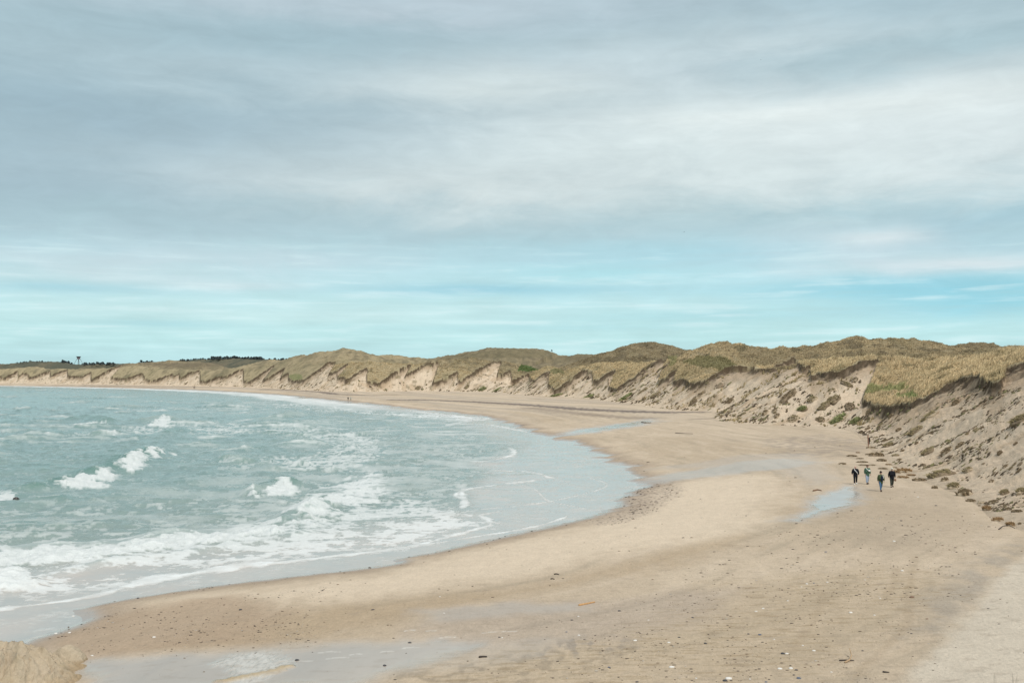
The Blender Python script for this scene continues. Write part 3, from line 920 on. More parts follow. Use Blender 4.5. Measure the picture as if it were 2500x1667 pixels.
    # broken water, laid out on the surface: px polygon, density, softness (m)
    patches = [
        ([(133, 1190), (170, 1178), (205, 1166), (228, 1168), (245, 1180), (264, 1191), (210, 1196)], 1.0, .9),
        ([(222, 1172), (240, 1160), (262, 1153), (276, 1158), (272, 1176), (250, 1178)], 1.0, .8),
        ([(292, 1142), (312, 1124), (338, 1113), (356, 1114), (366, 1130), (338, 1152), (300, 1154)], 1.0, .9),
        ([(350, 1112), (376, 1103), (394, 1118), (378, 1121)], .95, .7), ([(380, 1107), (396, 1101), (410, 1114)], .95, .6), ([(412, 1106), (425, 1101), (428, 1108)], .8, .6),
        ([(606, 1206), (620, 1203), (634, 1218), (615, 1221)], .95, .6),
        ([(636, 1211), (668, 1198), (672, 1176), (692, 1171), (716, 1182), (729, 1208), (700, 1213), (650, 1216)], 1.0, .8),
        ([(685, 1262), (725, 1240), (770, 1228), (812, 1232), (828, 1262), (790, 1270), (735, 1275)], .85, 1.0),
        ([(700, 1240), (770, 1200), (850, 1160), (910, 1148), (942, 1175), (942, 1225), (905, 1236), (820, 1228), (760, 1238)], .70, 2.5),
        ([(820, 1185), (880, 1160), (915, 1150), (942, 1190), (938, 1222), (880, 1232), (800, 1235)], .84, 1.5),
        ([(-420, 1362), (0, 1344), (306, 1338), (344, 1326), (440, 1308), (574, 1303), (670, 1290), (740, 1268), (770, 1280), (700, 1305), (560, 1330), (420, 1340), (320, 1362), (150, 1380), (-420, 1425)], .97, 1.3),
        ([(-420, 1400), (0, 1390), (60, 1385), (90, 1400), (85, 1430), (40, 1447), (-420, 1490)], .95, .8),
        ([(77, 1433), (172, 1398), (306, 1372), (421, 1360), (600, 1330), (727, 1312), (700, 1326), (500, 1356), (300, 1386), (170, 1412)], .65, .6),
        ([(0, 1345), (440, 1310), (800, 1245), (1000, 1215), (1120, 1240), (1200, 1285), (1050, 1320), (900, 1345), (600, 1375), (300, 1425), (0, 1470)], .60, 2.5),
        ([(500, 1365), (640, 1340), (800, 1300), (950, 1275), (1100, 1262), (1190, 1280), (1050, 1315), (880, 1340), (650, 1365)], .62, 1.5),
        ([(357, 1040), (378, 1026), (402, 1016), (424, 1027), (420, 1044), (385, 1046)], .95, 1.5),
        ([(160, 1037), (200, 1031), (240, 1030), (275, 1037), (230, 1039)], .75, 1.5),
        ([(420, 1030), (560, 1028), (640, 1030), (640, 1058), (520, 1062), (400, 1055), (180, 1062), (170, 1056)], .50, 4),
        ([(640, 1030), (800, 1040), (950, 1050), (940, 1085), (960, 1120), (900, 1150), (760, 1150), (640, 1140), (620, 1120), (760, 1110), (800, 1080), (640, 1062)], .48, 4),
        ([(800, 1090), (900, 1072), (960, 1085), (950, 1120), (850, 1125)], .5, 2.5),
        ([(270, 1060), (285, 1057), (278, 1063)], .9, 1), ([(485, 1125), (600, 1122), (660, 1140), (560, 1150)], .34, 2.5),
        ([(180, 992), (420, 990), (520, 992), (540, 1002), (320, 1003)], .32, 5), ([(620, 983), (780, 988), (960, 1004), (1050, 1014), (900, 1012), (700, 1000)], .55, 5),
        ([(900, 1005), (1060, 1012), (1186, 1021), (1150, 1030), (1000, 1018)], .7, 2.0),
        ([(370, 1230), (400, 1226), (420, 1238), (390, 1242)], .55, 1.0), ([(420, 1222), (520, 1214), (640, 1218), (700, 1230), (560, 1240), (440, 1232)], .30, 2),
        ([(-20, 1200), (20, 1203), (45, 1206), (50, 1216), (30, 1226), (-20, 1226)], .62, .9), ([(60, 1222), (170, 1216), (230, 1220), (150, 1226)], .36, 1.0),
        ([(150, 1290), (250, 1275), (330, 1290), (250, 1300)], .22, 1.5), ([(0, 1305), (180, 1302), (330, 1306), (100, 1312)], .25, 1.5),
    ]
    film = sstep(16, 5, off + 5 * nb)               # thin sheet of water running up the sand
    fp = [(905, 1348), (980, 1338), (1080, 1312), (1196, 1284), (1170, 1258), (1132, 1236), (1118, 1205), (1155, 1190), (1200, 1160), (1160, 1126), (1262, 1104),
          (1300, 1062), (1500, 1120), (1560, 1175), (1460, 1262), (1220, 1309), (960, 1378)]
    FPW = [ground(u, v) for u, v in fp]
    dfp, _, _ = pdist(x, y, FPW + [FPW[0]])
    dfp = np.where(inpoly(x, y, FPW), dfp, -dfp)
    film = np.maximum(film, sstep(-2.0, 2.0, dfp + 1.2 * wn2))
    base = .03 + .11 * sstep(70, 25, off) + .10 * sstep(45, 12, off) + .10 * wn2 * sstep(90, 30, off)
    Dn = base * (1 - .93 * film)
    for poly, dn, soft_w in patches:
        P = [ground(u, v) for u, v in poly]
        xs = [p[0] for p in P]
        ys = [p[1] for p in P]
        mg = 3 * soft_w + 2
        m = (x > min(xs) - mg) & (x < max(xs) + mg) & (y > min(ys) - mg) & (y < max(ys) + mg)
        d, _, _ = pdist(x[m], y[m], P + [P[0]])
        d = np.where(inpoly(x[m], y[m], P), d, -d) + soft_w * (1.1 * wn1[m] + .5 * wn3[m])
        g = sstep(-soft_w, soft_w, d) * dn
        Dn[m] = np.maximum(Dn[m], g)
        if dn >= .85:
            z[m] += .28 * sstep(-soft_w, soft_w * 1.5, d) * (1 + .9 * wn1[m] + .7 * wn3[m])
    # shore-parallel bands of spent foam
    band = 1 - np.abs(np.sin(off / 6.5 + 2.5 * nb + 1.5 * wn2))
    Dn = Dn + .12 * sstep(.55, .95, band) * sstep(95, 30, off) * (1 - film)
    Dn = Dn + .20 * sstep(.45, .9, 1 - np.abs(np.sin(off / 9.0 + 2 * nb))) * sstep(34, 14, off) * sstep(350, 450, y)
    # lacy pattern
    lace = 1 - np.abs(fbm(x / 2.4, y / 3.4, 4, 223, .6)) * 2.6
    lace2 = 1 - np.abs(fbm(x / 7.0, y / 8.0, 4, 225, .55)) * 2.4
    fil = 1 - np.abs(fbm(x / 2.6, y / .62, 5, 235, .62)) * 2.6
    fil2 = fbm(x / 9.0, y / 2.6, 4, 237, .6) * 1.3 + .5
    pat = .26 * lace + .24 * lace2 + .28 * fil + .22 * fil2
    pat = np.clip(.5 + (pat - .42) * 1.1 + .22 * wn3, 0, 1)
    far_ = sstep(120, 260, y)
    pat = np.clip(pat * (1 - .4 * far_) + far_ * .4 * (.5 + .9 * fbm(x / 14, y / 7, 4, 227)), 0, 1)
    rk = np.empty(pat.size, np.float32)
    rk[np.argsort(pat.ravel())] = np.linspace(0, 1, pat.size, dtype=np.float32)
    pat = rk.reshape(pat.shape)
    foam = np.maximum(foam, (.42 + .45 * sstep(.1, .8, Dn)) * sstep(1 - Dn * .95 - .24, 1 - Dn * .95 + .26, pat))
    veil = fbm(x / 9, y / 6.5, 5, 233, .6) + .5 * nb
    veil_d = sstep(110, 30, off) * (.30 + .5 * sstep(-52, -10, x)) + .38 * sstep(170, 230, y) * sstep(190, 60, off) * sstep(-170, -60, x)
    foam = np.maximum(foam, .52 * np.clip(veil_d, 0, 1) * sstep(-.08, .42, veil) * (1 - .85 * film) * (.7 + .6 * lace2.clip(0, 1)))
    foam = np.maximum(foam, sstep(.75, 1.0, Dn) * (.85 + .30 * wn3))
    # thin foam lines at the fronts of the running sheets
    lines = [([(-420, 1560), (-60, 1497), (0, 1486), (136, 1472), (252, 1452), (296, 1436), (391, 1411), (544, 1391), (680, 1374), (800, 1360), (900, 1349), (968, 1343), (1070, 1318), (1196, 1283)], .35, .85),
             ([(296, 1436), (391, 1410), (544, 1390), (640, 1376)], .75, .9),
             ([(1196, 1283), (1200, 1272), (1169, 1258)], .3, .8), ([(1169, 1258), (1215, 1250)], .2, .5),
             ([(1131, 1238), (1136, 1222), (1118, 1208), (1122, 1200), (1152, 1190), (1240, 1180), (1300, 1172)], .4, .9),
             ([(980, 1342), (1080, 1322), (1240, 1299), (1325, 1282), (1372, 1266), (1388, 1258), (1370, 1252)], .2, .7),
             ([(1342, 1167), (1320, 1158), (1290, 1150), (1200, 1146)], .35, .7), ([(1152, 1127), (1200, 1122), (1240, 1117), (1262, 1104), (1245, 1095)], .45, .9),
             ([(1284, 1054), (1240, 1045), (1200, 1037), (1120, 1035)], .6, .7), ([(1345, 1224), (1400, 1212), (1470, 1195), (1488, 1180), (1440, 1168)], .12, .45),
             ([(1255, 1180), (1310, 1195), (1330, 1222), (1380, 1232), (1425, 1242)], .14, .5), ([(1100, 1250), (1250, 1238), (1345, 1224)], .14, .45),
             ([(1190, 1022), (1100, 1014), (1010, 1004)], 1.2, .8), ([(1186, 1024), (1130, 1028), (1090, 1040)], 1.0, .6),
             ([(790, 1440), (850, 1425), (890, 1416)], .3, .7), ([(785, 1450), (850, 1440)], .25, .6)]
    for pl, w, st in lines:
        P = smooth_poly([ground(u, v) for u, v in pl], 2)
        xs = [p[0] for p in P]
        ys = [p[1] for p in P]
        m = (x > min(xs) - 8) & (x < max(xs) + 8) & (y > min(ys) - 8) & (y < max(ys) + 8)
        d, ar, _ = pdist(x[m], y[m], P)
        w, st = w * 1.35, min(1.0, st + .15)
        d = np.abs(d + w * (1.4 * wn1[m] + .8 * wn3[m]))
        foam[m] = np.maximum(foam[m], st * sstep(w, w * .25, d) * (.75 + .6 * perlin(ar / 2.2, ar * 0, 229)))
        z[m] += .03 * sstep(w, 0, d)
    # far edge: bright wash along the waterline
    foam = np.maximum(foam, .95 * sstep(280, 400, y) * sstep(16, 6, np.abs(off - 14 + 8 * nb + 6 * wn2)) * (.75 + .6 * wn2))
    foam = np.clip(foam, 0, 1)
    z = z + foam * .05 * wn3
    shal = np.maximum(film, sstep(9, 0, off))
    sand_in = sstep(60, 10, off) * .5
    m_ = s < .9
    q = m_[:-1, :-1] | m_[1:, 1:]
    m, N, b = new_mat('sea_water')
    pos = N.node('ShaderNodeNewGeometry').outputs['Position']
    fo = N.attr('foam').outputs['Fac']
    sh = N.attr('shal').outputs['Fac']
    si = N.attr('silt').outputs['Fac']
    n1 = N.noise(pos, .12, 4)
    n2 = N.noise(pos, 2.6, 5, .65)
    n3 = N.noise(pos, .9, 4, .6)
    deep = N.mix(N.maprange(n1, .35, .65, 0, 1), (.165, .262, .245), (.200, .290, .268))
    deep = N.mix(si, deep, (.275, .305, .275))
    n5 = N.noise(pos, .22, 5, .6)
    wat = N.mix(sh, deep, N.mix(N.maprange(n5, .35, .65, 0, 1), (.38, .385, .36), (.46, .42, .375)))
    wat = N.mix(N.math('MULTIPLY', N.attr('rise').outputs['Fac'], .85), wat, (.080, .185, .150))  # greener raised water; wave-face shading is put into this colour
    ff = N.maprange(N.math('MULTIPLY_ADD', N.math('SUBTRACT', n2, .5), .42, fo), .03, .98, 0, .95, False)
    N.put(b.inputs['Base Color'], N.mix(ff, wat, (.70, .73, .725)))
    N.put(b.inputs['Roughness'], N.mix(ff, N.mix(sh, (.16, .16, .16), (.13, .13, .13)), (.85, .85, .85)))
    b.inputs['IOR'].default_value = 1.333
    N.put(b.inputs['Specular IOR Level'], N.maprange(ff, 0, 1, .5, .15))
    h = N.math('ADD', N.math('MULTIPLY', n3, .5), N.math('MULTIPLY', n2, .35))
    h = N.math('MULTIPLY', h, N.maprange(sh, 0, 1, 1, .09))
    h = N.math('ADD', h, N.math('MULTIPLY', ff, N.math('MULTIPLY', n2, .35)))
    bump(N, b, h, .85, .34)
    o = grid_part('sea', q, [m], {'foam': foam, 'shal': shal, 'silt': sand_in, 'rise': sstep(.10, .80, z)}, x, y, z)
    tag(o, kind='structure', label='pale green surf rolling into the bay', cat='sea')


build_sea()


# ------------------------------------------------------------------ marram grass on the dunes
runmin = np.minimum.accumulate(VV, axis=0)
NEARV = VV <= np.vstack([np.full((1, VV.shape[1]), 5000, np.float32), runmin[:-1]]) + 9 + 2500 / GD


def blades(P, hgt, wid, lean, colr, nb, spread):
    """nb narrow blades round every point of P"""
    n = len(P)
    base = np.repeat(P, nb, 0)
    hh = np.repeat(hgt, nb) * rng.uniform(.55, 1.15, n * nb)
    ww = np.repeat(wid, nb) * rng.uniform(.7, 1.2, n * nb)
    an = rng.uniform(0, 2 * np.pi, n * nb)
    ds = rng.uniform(0, 1, n * nb) * np.repeat(spread, nb)
    base = base + np.stack([np.cos(an) * ds, np.sin(an) * ds, np.zeros(n * nb)], -1)
    fa = rng.uniform(-.9, .9, n * nb)
    wv = np.stack([np.cos(fa), np.sin(fa), np.zeros(n * nb)], -1) * ww[:, None] * .5
    tilt = np.stack([lean[0] + rng.normal(0, .30, n * nb), lean[1] + rng.normal(0, .30, n * nb), np.ones(n * nb)], -1)
    tip = base + tilt * hh[:, None]
    mid = base + tilt * hh[:, None] * np.array([.36, .36, .6])
    lo = base - np.array([0, 0, .12])
    vs = np.stack([lo - wv, lo + wv, mid + wv * .8, mid - wv * .8, tip], 1).reshape(-1, 3)
    i0 = np.arange(n * nb) * 5
    tri = np.concatenate([np.stack([i0, i0 + 1, i0 + 2], -1), np.stack([i0, i0 + 2, i0 + 3], -1), np.stack([i0 + 3, i0 + 2, i0 + 4], -1)])
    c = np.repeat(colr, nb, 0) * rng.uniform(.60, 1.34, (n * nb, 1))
    c5 = (c[:, None] * np.array([.62, .62, .95, .95, 1.12])[None, :, None]).astype(np.float32)  # brown roots, darkened also to paint the shaded gaps between tufts
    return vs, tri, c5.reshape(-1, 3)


def grass_material():
    m, N, b = new_mat('marram')
    N.put(b.inputs['Base Color'], N.attr('col').outputs['Color'])
    b.inputs['Roughness'].default_value = .8
    b.inputs['Specular IOR Level'].default_value = .15
    tr = N.node('ShaderNodeBsdfTranslucent')
    N.put(tr.inputs[0], N.attr('col').outputs['Color'])
    ms = N.node('ShaderNodeMixShader')
    ms.inputs[0].default_value = .3
    N.t.links.new(b.outputs[0], ms.inputs[1])
    N.t.links.new(tr.outputs[0], ms.inputs[2])
    N.t.links.new(ms.outputs[0], N.t.nodes['Material Output'].inputs[0])
    return m


M_GRASS = grass_material()


def build_grass():
    core = veg.copy()
    for sh in range(1, 3):
        core[sh:, :] &= veg[:-sh, :]
    for sh in (1,):
        core[:, sh:] &= veg[:, :-sh]
        core[:, :-sh] &= veg[:, sh:]
    cand = core & NEARV & (T_ > .8) & (GD > 45) & (GD < 620)
    pr = np.clip((GD / 210) ** 1.6, .12, 1.0)
    sel = cand & (rng.random(X.shape) < pr)
    ii, jj = np.nonzero(sel)
    LIM = 95000
    if len(ii) > LIM:
        k = rng.choice(len(ii), LIM, replace=False)
        ii, jj = ii[k], jj[k]
    P = np.stack([X[ii, jj], Y[ii, jj], H[ii, jj] - .03], -1)
    cl = fbm(X / 7, Y / 7, 3, 245) + .35 * perlin(FA / 6, T_ / 14, 247)
    bsel = bare & NEARV & (T_ > 1.0) & (GD > 175) & (cl > .16) & (rng.random(X.shape) < np.where(GD > 230, .16, .05))
    bi, bj = np.nonzero(bsel)
    vcol[bsel] = C(.24, .20, .115) * rng.uniform(.6, 1.25, (len(bi), 1))
    ii, jj = np.concatenate([ii, bi]), np.concatenate([jj, bj])
    P = np.stack([X[ii, jj], Y[ii, jj], H[ii, jj] - .03], -1)
    d = GD[ii, jj]
    c = vcol[ii, jj] * C(1.62, 1.56, 1.52) + rng.uniform(-.05, .08, (len(ii), 1)) * C(1, .87, .55)
    big = np.clip(.85 + .9 * perlin(P[:, 0] / 4, P[:, 1] / 4, 231), .5, 1.6)
    hgt = rng.uniform(.30, .62, len(ii)) * big * np.where(d < 270, rng.choice([1.0, 1.25, 1.7], len(ii)), 1.0)
    wid = rng.uniform(.05, .10, len(ii)) * np.clip(d / 110, 1, 4.2)
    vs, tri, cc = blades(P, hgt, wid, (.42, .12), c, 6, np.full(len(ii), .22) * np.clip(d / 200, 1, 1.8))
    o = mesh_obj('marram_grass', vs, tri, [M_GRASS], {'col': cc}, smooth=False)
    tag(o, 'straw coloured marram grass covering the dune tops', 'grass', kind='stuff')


build_grass()

# ------------------------------------------------------------------ sods of turf that slid down the slopes
M_SOIL = simple_mat('turf_soil', (.20, .155, .105), .95, .45, 5.0, .1, .12)
M_SOIL_PALE = simple_mat('sandy_soil', (.34, .275, .195), .95, .4, 5.0, .1, .1)


def lump_mesh(name, seed, mat, flat=.5, sub=3):
    bm = bmesh.new()
    bmesh.ops.create_icosphere(bm, subdivisions=sub, radius=.5)
    co = np.array([v.co for v in bm.verts], np.float32)
    r = 1 + .30 * fbm(co[:, 0] * 3 + seed, co[:, 1] * 3 + co[:, 2] * 2.3, 3, seed) + .16 * perlin(co[:, 0] * 9, co[:, 1] * 9 + co[:, 2] * 7, seed + 3)
    co *= r[:, None]
    co[:, 2] = np.where(co[:, 2] > 0, co[:, 2] * flat * 2 * .8, co[:, 2] * .35)
    for v, c in zip(bm.verts, co):
        v.co = c
    me = bpy.data.meshes.new(name)
    bm.to_mesh(me)
    bm.free()
    for p in me.polygons:
        p.use_smooth = True
    me.materials.append(mat)
    return me


def sod_grass_mesh(name, seed, colr, n=40, h=.30):
    r = np.random.default_rng(seed)
    a = r.uniform(0, 2 * np.pi, n)
    q = np.sqrt(r.uniform(0, 1, n)) * .46
    P = np.stack([q * np.cos(a), q * np.sin(a), .36 * np.sqrt(np.clip(1 - (q / .52) ** 2, 0, 1)) - .06], -1)
    c = np.tile(np.array(colr, np.float32), (n, 1)) * r.uniform(.7, 1.35, (n, 1))
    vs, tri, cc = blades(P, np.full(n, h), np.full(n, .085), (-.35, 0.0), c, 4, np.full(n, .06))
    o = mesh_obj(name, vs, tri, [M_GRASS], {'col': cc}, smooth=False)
    me = o.data
    bpy.data.objects.remove(o)
    return me


SOIL_MESH = [lump_mesh('turf_clump', 300 + 7 * k, M_SOIL if k % 3 else M_SOIL_PALE) for k in range(6)]
GRASS_MESH = {'olive': [sod_grass_mesh('grass', 400 + k, (.33, .275, .160)) for k in range(3)],
              'green': [sod_grass_mesh('grass', 420 + k, (.26, .275, .13), 60, .5) for k in range(2)],
              'brown': [sod_grass_mesh('grass', 430 + k, (.28, .215, .135), 34, .3) for k in range(2)],
              'rust': [sod_grass_mesh('grass', 440 + k, (.36, .24, .13), 50, .4) for k in range(2)]}


def place_sod(u, v, wpx, hpx, kind='olive', label=None, group=None, name='turf_clump', cat='turf clump', along=True, depth=None):
    wpx, hpx = wpx * .88, hpx * .85
    p, i, j = hit(u, v + hpx * .40)
    d = p.y
    n = surf_normal(i, j)
    L = wpx * d / FPX
    hh = hpx * d / FPX
    fall = Vector((n.x, n.y, 0))
    if fall.length < .12 or not along:
        xa = Vector((1, .15 * random.uniform(-1, 1), 0))
        xa = (xa - n * xa.dot(n)).normalized()
        L *= 1.0
    else:
        fall.normalize()
        xa = (-fall - n * (-fall).dot(n)).normalized()
        # true length of a run up the slope that spans wpx sideways in the photo
        L = min(max(L / max(abs(xa.x), .45), hh * .9), 6.0)
    ya = n.cross(xa).normalized()
    M = Matrix((xa, ya, n)).transposed().to_4x4()
    W = max(min(L * random.uniform(.55, .8), hh * 2.2), .18)
    if depth:
        W = depth
    hz = max(min(hh * .9, L * .8), .12)
    if L * wpx > 60:
        hz = min(hz, .95)
    o = bpy.data.objects.new(name, random.choice(SOIL_MESH))
    COL.objects.link(o)
    o.matrix_world = Matrix.Translation(p - n * hz * .08) @ M @ Matrix.Diagonal((L, W, hz * 1.25, 1))
    tag(o, label, cat, group)
    if kind:
        gobj = bpy.data.objects.new('grass', random.choice(GRASS_MESH[kind]))
        COL.objects.link(gobj)
        gobj.parent = o
    return o


BIG = [
    (2297, 1146, 70, 44, 'olive', 'largest turf mound, long and olive, reaching the beach right of the walkers'),
    (2355, 1197, 44, 36, 'brown', 'broad dark turf heap at the dune foot, front one of the pile'),
    (2329, 1180, 34, 32, 'olive', 'rounded grassy turf heap in the middle of the dune foot pile'),
    (2307, 1166, 22, 22, 'brown', 'dark round turf block tucked below the long olive mound'),
    (2282, 1187, 18, 15, 'brown', 'small dark turf block at the left end of the dune foot pile'),
    (2370, 1219, 28, 14, 'brown', 'flat brown turf block just below the broad dark heap'),
    (2395, 1222, 22, 18, None, 'bare dark clod between the dune foot pile and the tan tussock'),
    (2410, 1238, 26, 22, 'rust', 'tan grass tussock leaning on the dune foot beside a white sand fan'),
    (2437, 1265, 30, 18, 'rust', 'left of two ochre grass tussocks at the edge of the pale sand apron'),
    (2468, 1277, 28, 20, 'rust', 'right one of two ochre grass tussocks, beside dry twigs'),
    (2453, 1196, 26, 24, 'olive', 'dark upright grass tussock alone on the slope above the white sand fan'),
    (2493, 1190, 22, 36, 'olive', 'tall dark grassy sod cut by the right edge of the picture'),
    (2490, 1005, 46, 66, 'olive', 'thick turf block overhanging a dark hollow at the right edge of the picture'),
    (2236, 1046, 46, 20, 'olive', 'long olive sod with a dark underside lying high above the walkers'),
    (2270, 1010, 42, 22, 'olive', 'slender strip of turf lying below the curved dark scarp'),
    (2334, 978, 24, 18, 'brown', 'dark torn sod alone on clean sand below the upper scarp'),
    (2170, 1082, 32, 20, 'olive', 'plump olive sod on the slope right of the leaning post'),
    (2127, 1091, 28, 10, 'brown', 'narrow dark sod at the foot of the leaning post'),
    (2140, 1106, 44, 20, 'brown', 'wide brown slab of turf at the slope foot behind the walkers'),
    (2266, 1096, 34, 22, 'olive', 'ragged olive sod beside a grey patch on the middle of the slope'),
    (2312, 1097, 32, 22, 'brown', 'dark pointed sod left of a similar one, high above the dune foot pile'),
    (2345, 1083, 24, 18, 'brown', 'dark sod at the lower end of a rusty streak in the sand'),
    (2208, 1146, 44, 18, 'rust', 'rust brown heap of turf right beside the white haired walker'),
    (2245, 1168, 40, 15, 'brown', 'low brown hump of turf left of the dune foot pile'),
    (2048, 1018, 46, 24, 'green', 'widest patch of green grass at the foot of the middle slope'),
    (2090, 1022, 30, 24, 'green', 'green grass patch right of the widest one at the foot of the middle slope'),
    (1868, 1003, 17, 15, 'brown', 'dark round turf block lowest on the left of the middle slope'),
    (1896, 1012, 16, 12, 'brown', 'pale brown turf block just above the beach in the middle slope'),
    (1937, 1016, 22, 17, 'olive', 'olive turf block near the beach, right of two small dark clods'),
    (1924, 962, 54, 14, 'brown', 'long thin dark sod lying diagonally across the middle slope'),
    (1708, 962, 50, 12, 'brown', 'dark ledge of broken turf in the far hollow'),
    (2425, 1222, 28, 16, 'brown', 'brown turf strip below the upright tussock on white sand'),
]
for u, v, w, h, kd, lb in BIG:
    place_sod(u, v, w, h, kd, lb, 'turf sods fallen from the dunes')
MED = [(2150, 1036, 17, 12, 'olive'), (2118, 1044, 18, 8, 'brown'), (2194, 1046, 18, 12, 'brown'), (2160, 1073, 18, 9, 'brown'), (2186, 1109, 20, 10, 'olive'), (2203, 1098, 14, 7, 'brown'),
       (2238, 1079, 12, 8, 'brown'), (2196, 1120, 15, 9, 'brown'), (2212, 1129, 7, 6, None), (2253, 1133, 12, 7, 'brown'), (2441, 1101, 15, 13, 'brown'), (2401, 1129, 11, 10, None),
       (2362, 1142, 28, 14, 'olive'), (2351, 1167, 10, 6, None), (2461, 1240, 20, 12, 'brown'), (2483, 1245, 20, 14, 'brown'), (2490, 1275, 10, 11, 'brown'), (2391, 1232, 9, 7, None), (1921, 980, 9, 11, 'brown'),
       (1891, 1027, 10, 9, None), (1911, 1035, 10, 7, None), (2002, 1020, 17, 13, 'olive'), (1891, 999, 11, 9, 'brown'), (1983, 970, 26, 16, 'olive'), (2087, 923, 14, 9, 'brown'), (2067, 934, 20, 12, 'olive'),
       (1780, 976, 28, 12, 'brown'), (1757, 939, 16, 9, None), (1692, 979, 20, 9, 'brown'), (2012, 985, 30, 18, 'olive'), (1960, 995, 24, 14, 'green'), (2035, 970, 30, 16, 'olive'), (2075, 990, 26, 14, 'brown'),
       (2120, 1003, 14, 10, 'brown'), (2175, 1012, 14, 9, 'brown'), (2030, 950, 18, 9, 'olive'), (1440, 965, 40, 12, 'green'), (1360, 962, 46, 12, 'green'), (1530, 965, 40, 14, 'green'), (1570, 950, 30, 14, 'olive'),
       (1215, 948, 24, 12, 'green'), (1180, 945, 24, 12, 'green'), (1140, 942, 20, 12, 'olive'), (1020, 944, 22, 13, 'olive'), (1600, 960, 30, 12, 'olive'), (2480, 1080, 12, 10, 'brown'), (2455, 1135, 16, 9, 'brown'),
       (2490, 1130, 14, 8, None), (2420, 1172, 18, 8, 'brown'), (2440, 1165, 10, 7, None), (2470, 1155, 10, 8, None), (2460, 1125, 8, 7, None)]
for u, v, w, h, kd in MED:
    if u > 1640:
        place_sod(u, v, w, h, kd, 'medium clump of torn turf lying on the bare sand of the near dune slope', 'medium turf clumps on the near slope')
    else:
        place_sod(u, v, w, h, kd, 'grassy green tussock rooted low on the sandy slope of the farther dunes', 'green tussocks on the farther slope')
FLAT = [(2080, 1111, 30, 8), (2153, 1121, 28, 12), (2105, 1126, 32, 5), (2057, 1130, 22, 8), (2110, 1134, 32, 4), (2155, 1142, 26, 6), (2206, 1163, 28, 8), (2225, 1158, 22, 6), (2100, 1118, 22, 4),
        (2190, 1152, 18, 6), (2118, 1108, 14, 6), (2170, 1133, 18, 5), (2130, 1134, 22, 4), (2185, 1140, 14, 5), (2095, 1104, 12, 4)]
for u, v, w, h in FLAT:
    place_sod(u, v, w, h, random.choice(['brown', 'rust', 'brown']), 'flat scrap of brown turf washed onto the beach behind the walkers', 'turf scraps on the beach behind the walkers', along=False, depth=w * .05)


def scatter_sods():
    """many more, smaller clods over all bare faces; the largest-looking ones as single objects, the rest as one mass"""
    cand = bare & NEARV & (T_ > .6) & (GD > 60)
    nz = fbm(X / 6, Y / 6, 2, 241)
    w = np.where(cand, np.clip(.15 + 1.9 * nz + .5 * perlin(FA / 5, T_ / 16, 243), 0.01, 1.5) ** 1.3, 0) * np.clip(1.1 - T_ / 26, .15, 1) * np.where(GD > 240, .8, 1.0)
    near = w * (GD < 240)
    pn = (near / near.sum()).ravel().astype(np.float64)
    k = rng.choice(X.size, 120, replace=False, p=pn / pn.sum())
    for q in k:
        i, j = divmod(int(q), X.shape[1])
        wp = float(rng.uniform(5, 12))
        place_sod(GU[i, j], VV[i, j], wp, wp * rng.uniform(.45, .75), random.choice([None, None, 'brown', 'olive']),
                  'small dark clod of turf scattered over the bare near dune slope', 'small turf clods on the near slope', name='turf_clod', cat='turf clod')
    p_ = (w / w.sum()).ravel().astype(np.float64)
    k = rng.choice(X.size, 5600, replace=False, p=p_ / p_.sum())
    base = SOIL_MESH[0]
    bm = bmesh.new()
    bmesh.ops.create_icosphere(bm, subdivisions=1, radius=.5)
    bv = np.array([v.co for v in bm.verts], np.float32)
    bf = np.array([[v.index for v in f.verts] for f in bm.faces], np.int32)
    bm.free()
    i, j = np.divmod(k, X.shape[1])
    d = GD[i, j]
    n = len(k)
    sz = (.16 + .5 * rng.random(n) ** 2.2) * np.clip(d / 170, .35, 2.3)
    gx = (T_[i, np.clip(j + 2, 0, len(CU) - 1)] - T_[i, np.clip(j - 2, 0, len(CU) - 1)])
    gy = (T_[np.clip(i + 2, 0, len(RD) - 1), j] - T_[np.clip(i - 2, 0, len(RD) - 1), j])
    fx = gx / np.maximum(X[i, np.clip(j + 2, 0, len(CU) - 1)] - X[i, np.clip(j - 2, 0, len(CU) - 1)], .01)
    fy = gy / np.maximum(Y[np.clip(i + 2, 0, len(RD) - 1), j] - Y[np.clip(i - 2, 0, len(RD) - 1), j], .01)
    fl = np.maximum(np.hypot(fx, fy), 1e-3)
    fx, fy = fx / fl, fy / fl
    up = np.stack([fx * .82, fy * .82, np.full(n, .57)], -1)
    si = np.stack([-fy, fx, np.zeros(n)], -1)
    no = np.cross(up, si)
    no *= np.sign(no[:, 2:3])
    el = rng.uniform(1.0, 2.3, n)
    jit = 1 + .35 * rng.normal(0, 1, (n, len(bv), 1)).clip(-1, 1)
    loc = bv[None] * jit
    vs = (np.stack([X[i, j], Y[i, j], H[i, j]], -1)[:, None] + loc[..., 0:1] * up[:, None] * (sz * el)[:, None, None]
          + loc[..., 1:2] * si[:, None] * sz[:, None, None] * .8 + loc[..., 2:3] * no[:, None] * sz[:, None, None] * .65)
    fs = (bf[None] + (np.arange(n) * len(bv))[:, None, None]).reshape(-1, 3)
    pal = np.array([(.12, .09, .06), (.17, .13, .085), (.20, .165, .095), (.10, .08, .055), (.19, .18, .09)], np.float32)
    cc = np.repeat(pal[rng.integers(0, 5, n)] * rng.uniform(.8, 1.3, (n, 1)).astype(np.float32), len(bv), 0)
    o = mesh_obj('turf_debris', vs.reshape(-1, 3), fs, [M_GRASS], {'col': cc}, smooth=False)
    tag(o, 'crumbs of dark turf strewn over all the bare dune slopes', 'turf debris', kind='stuff')


scatter_sods()
#__PART3__

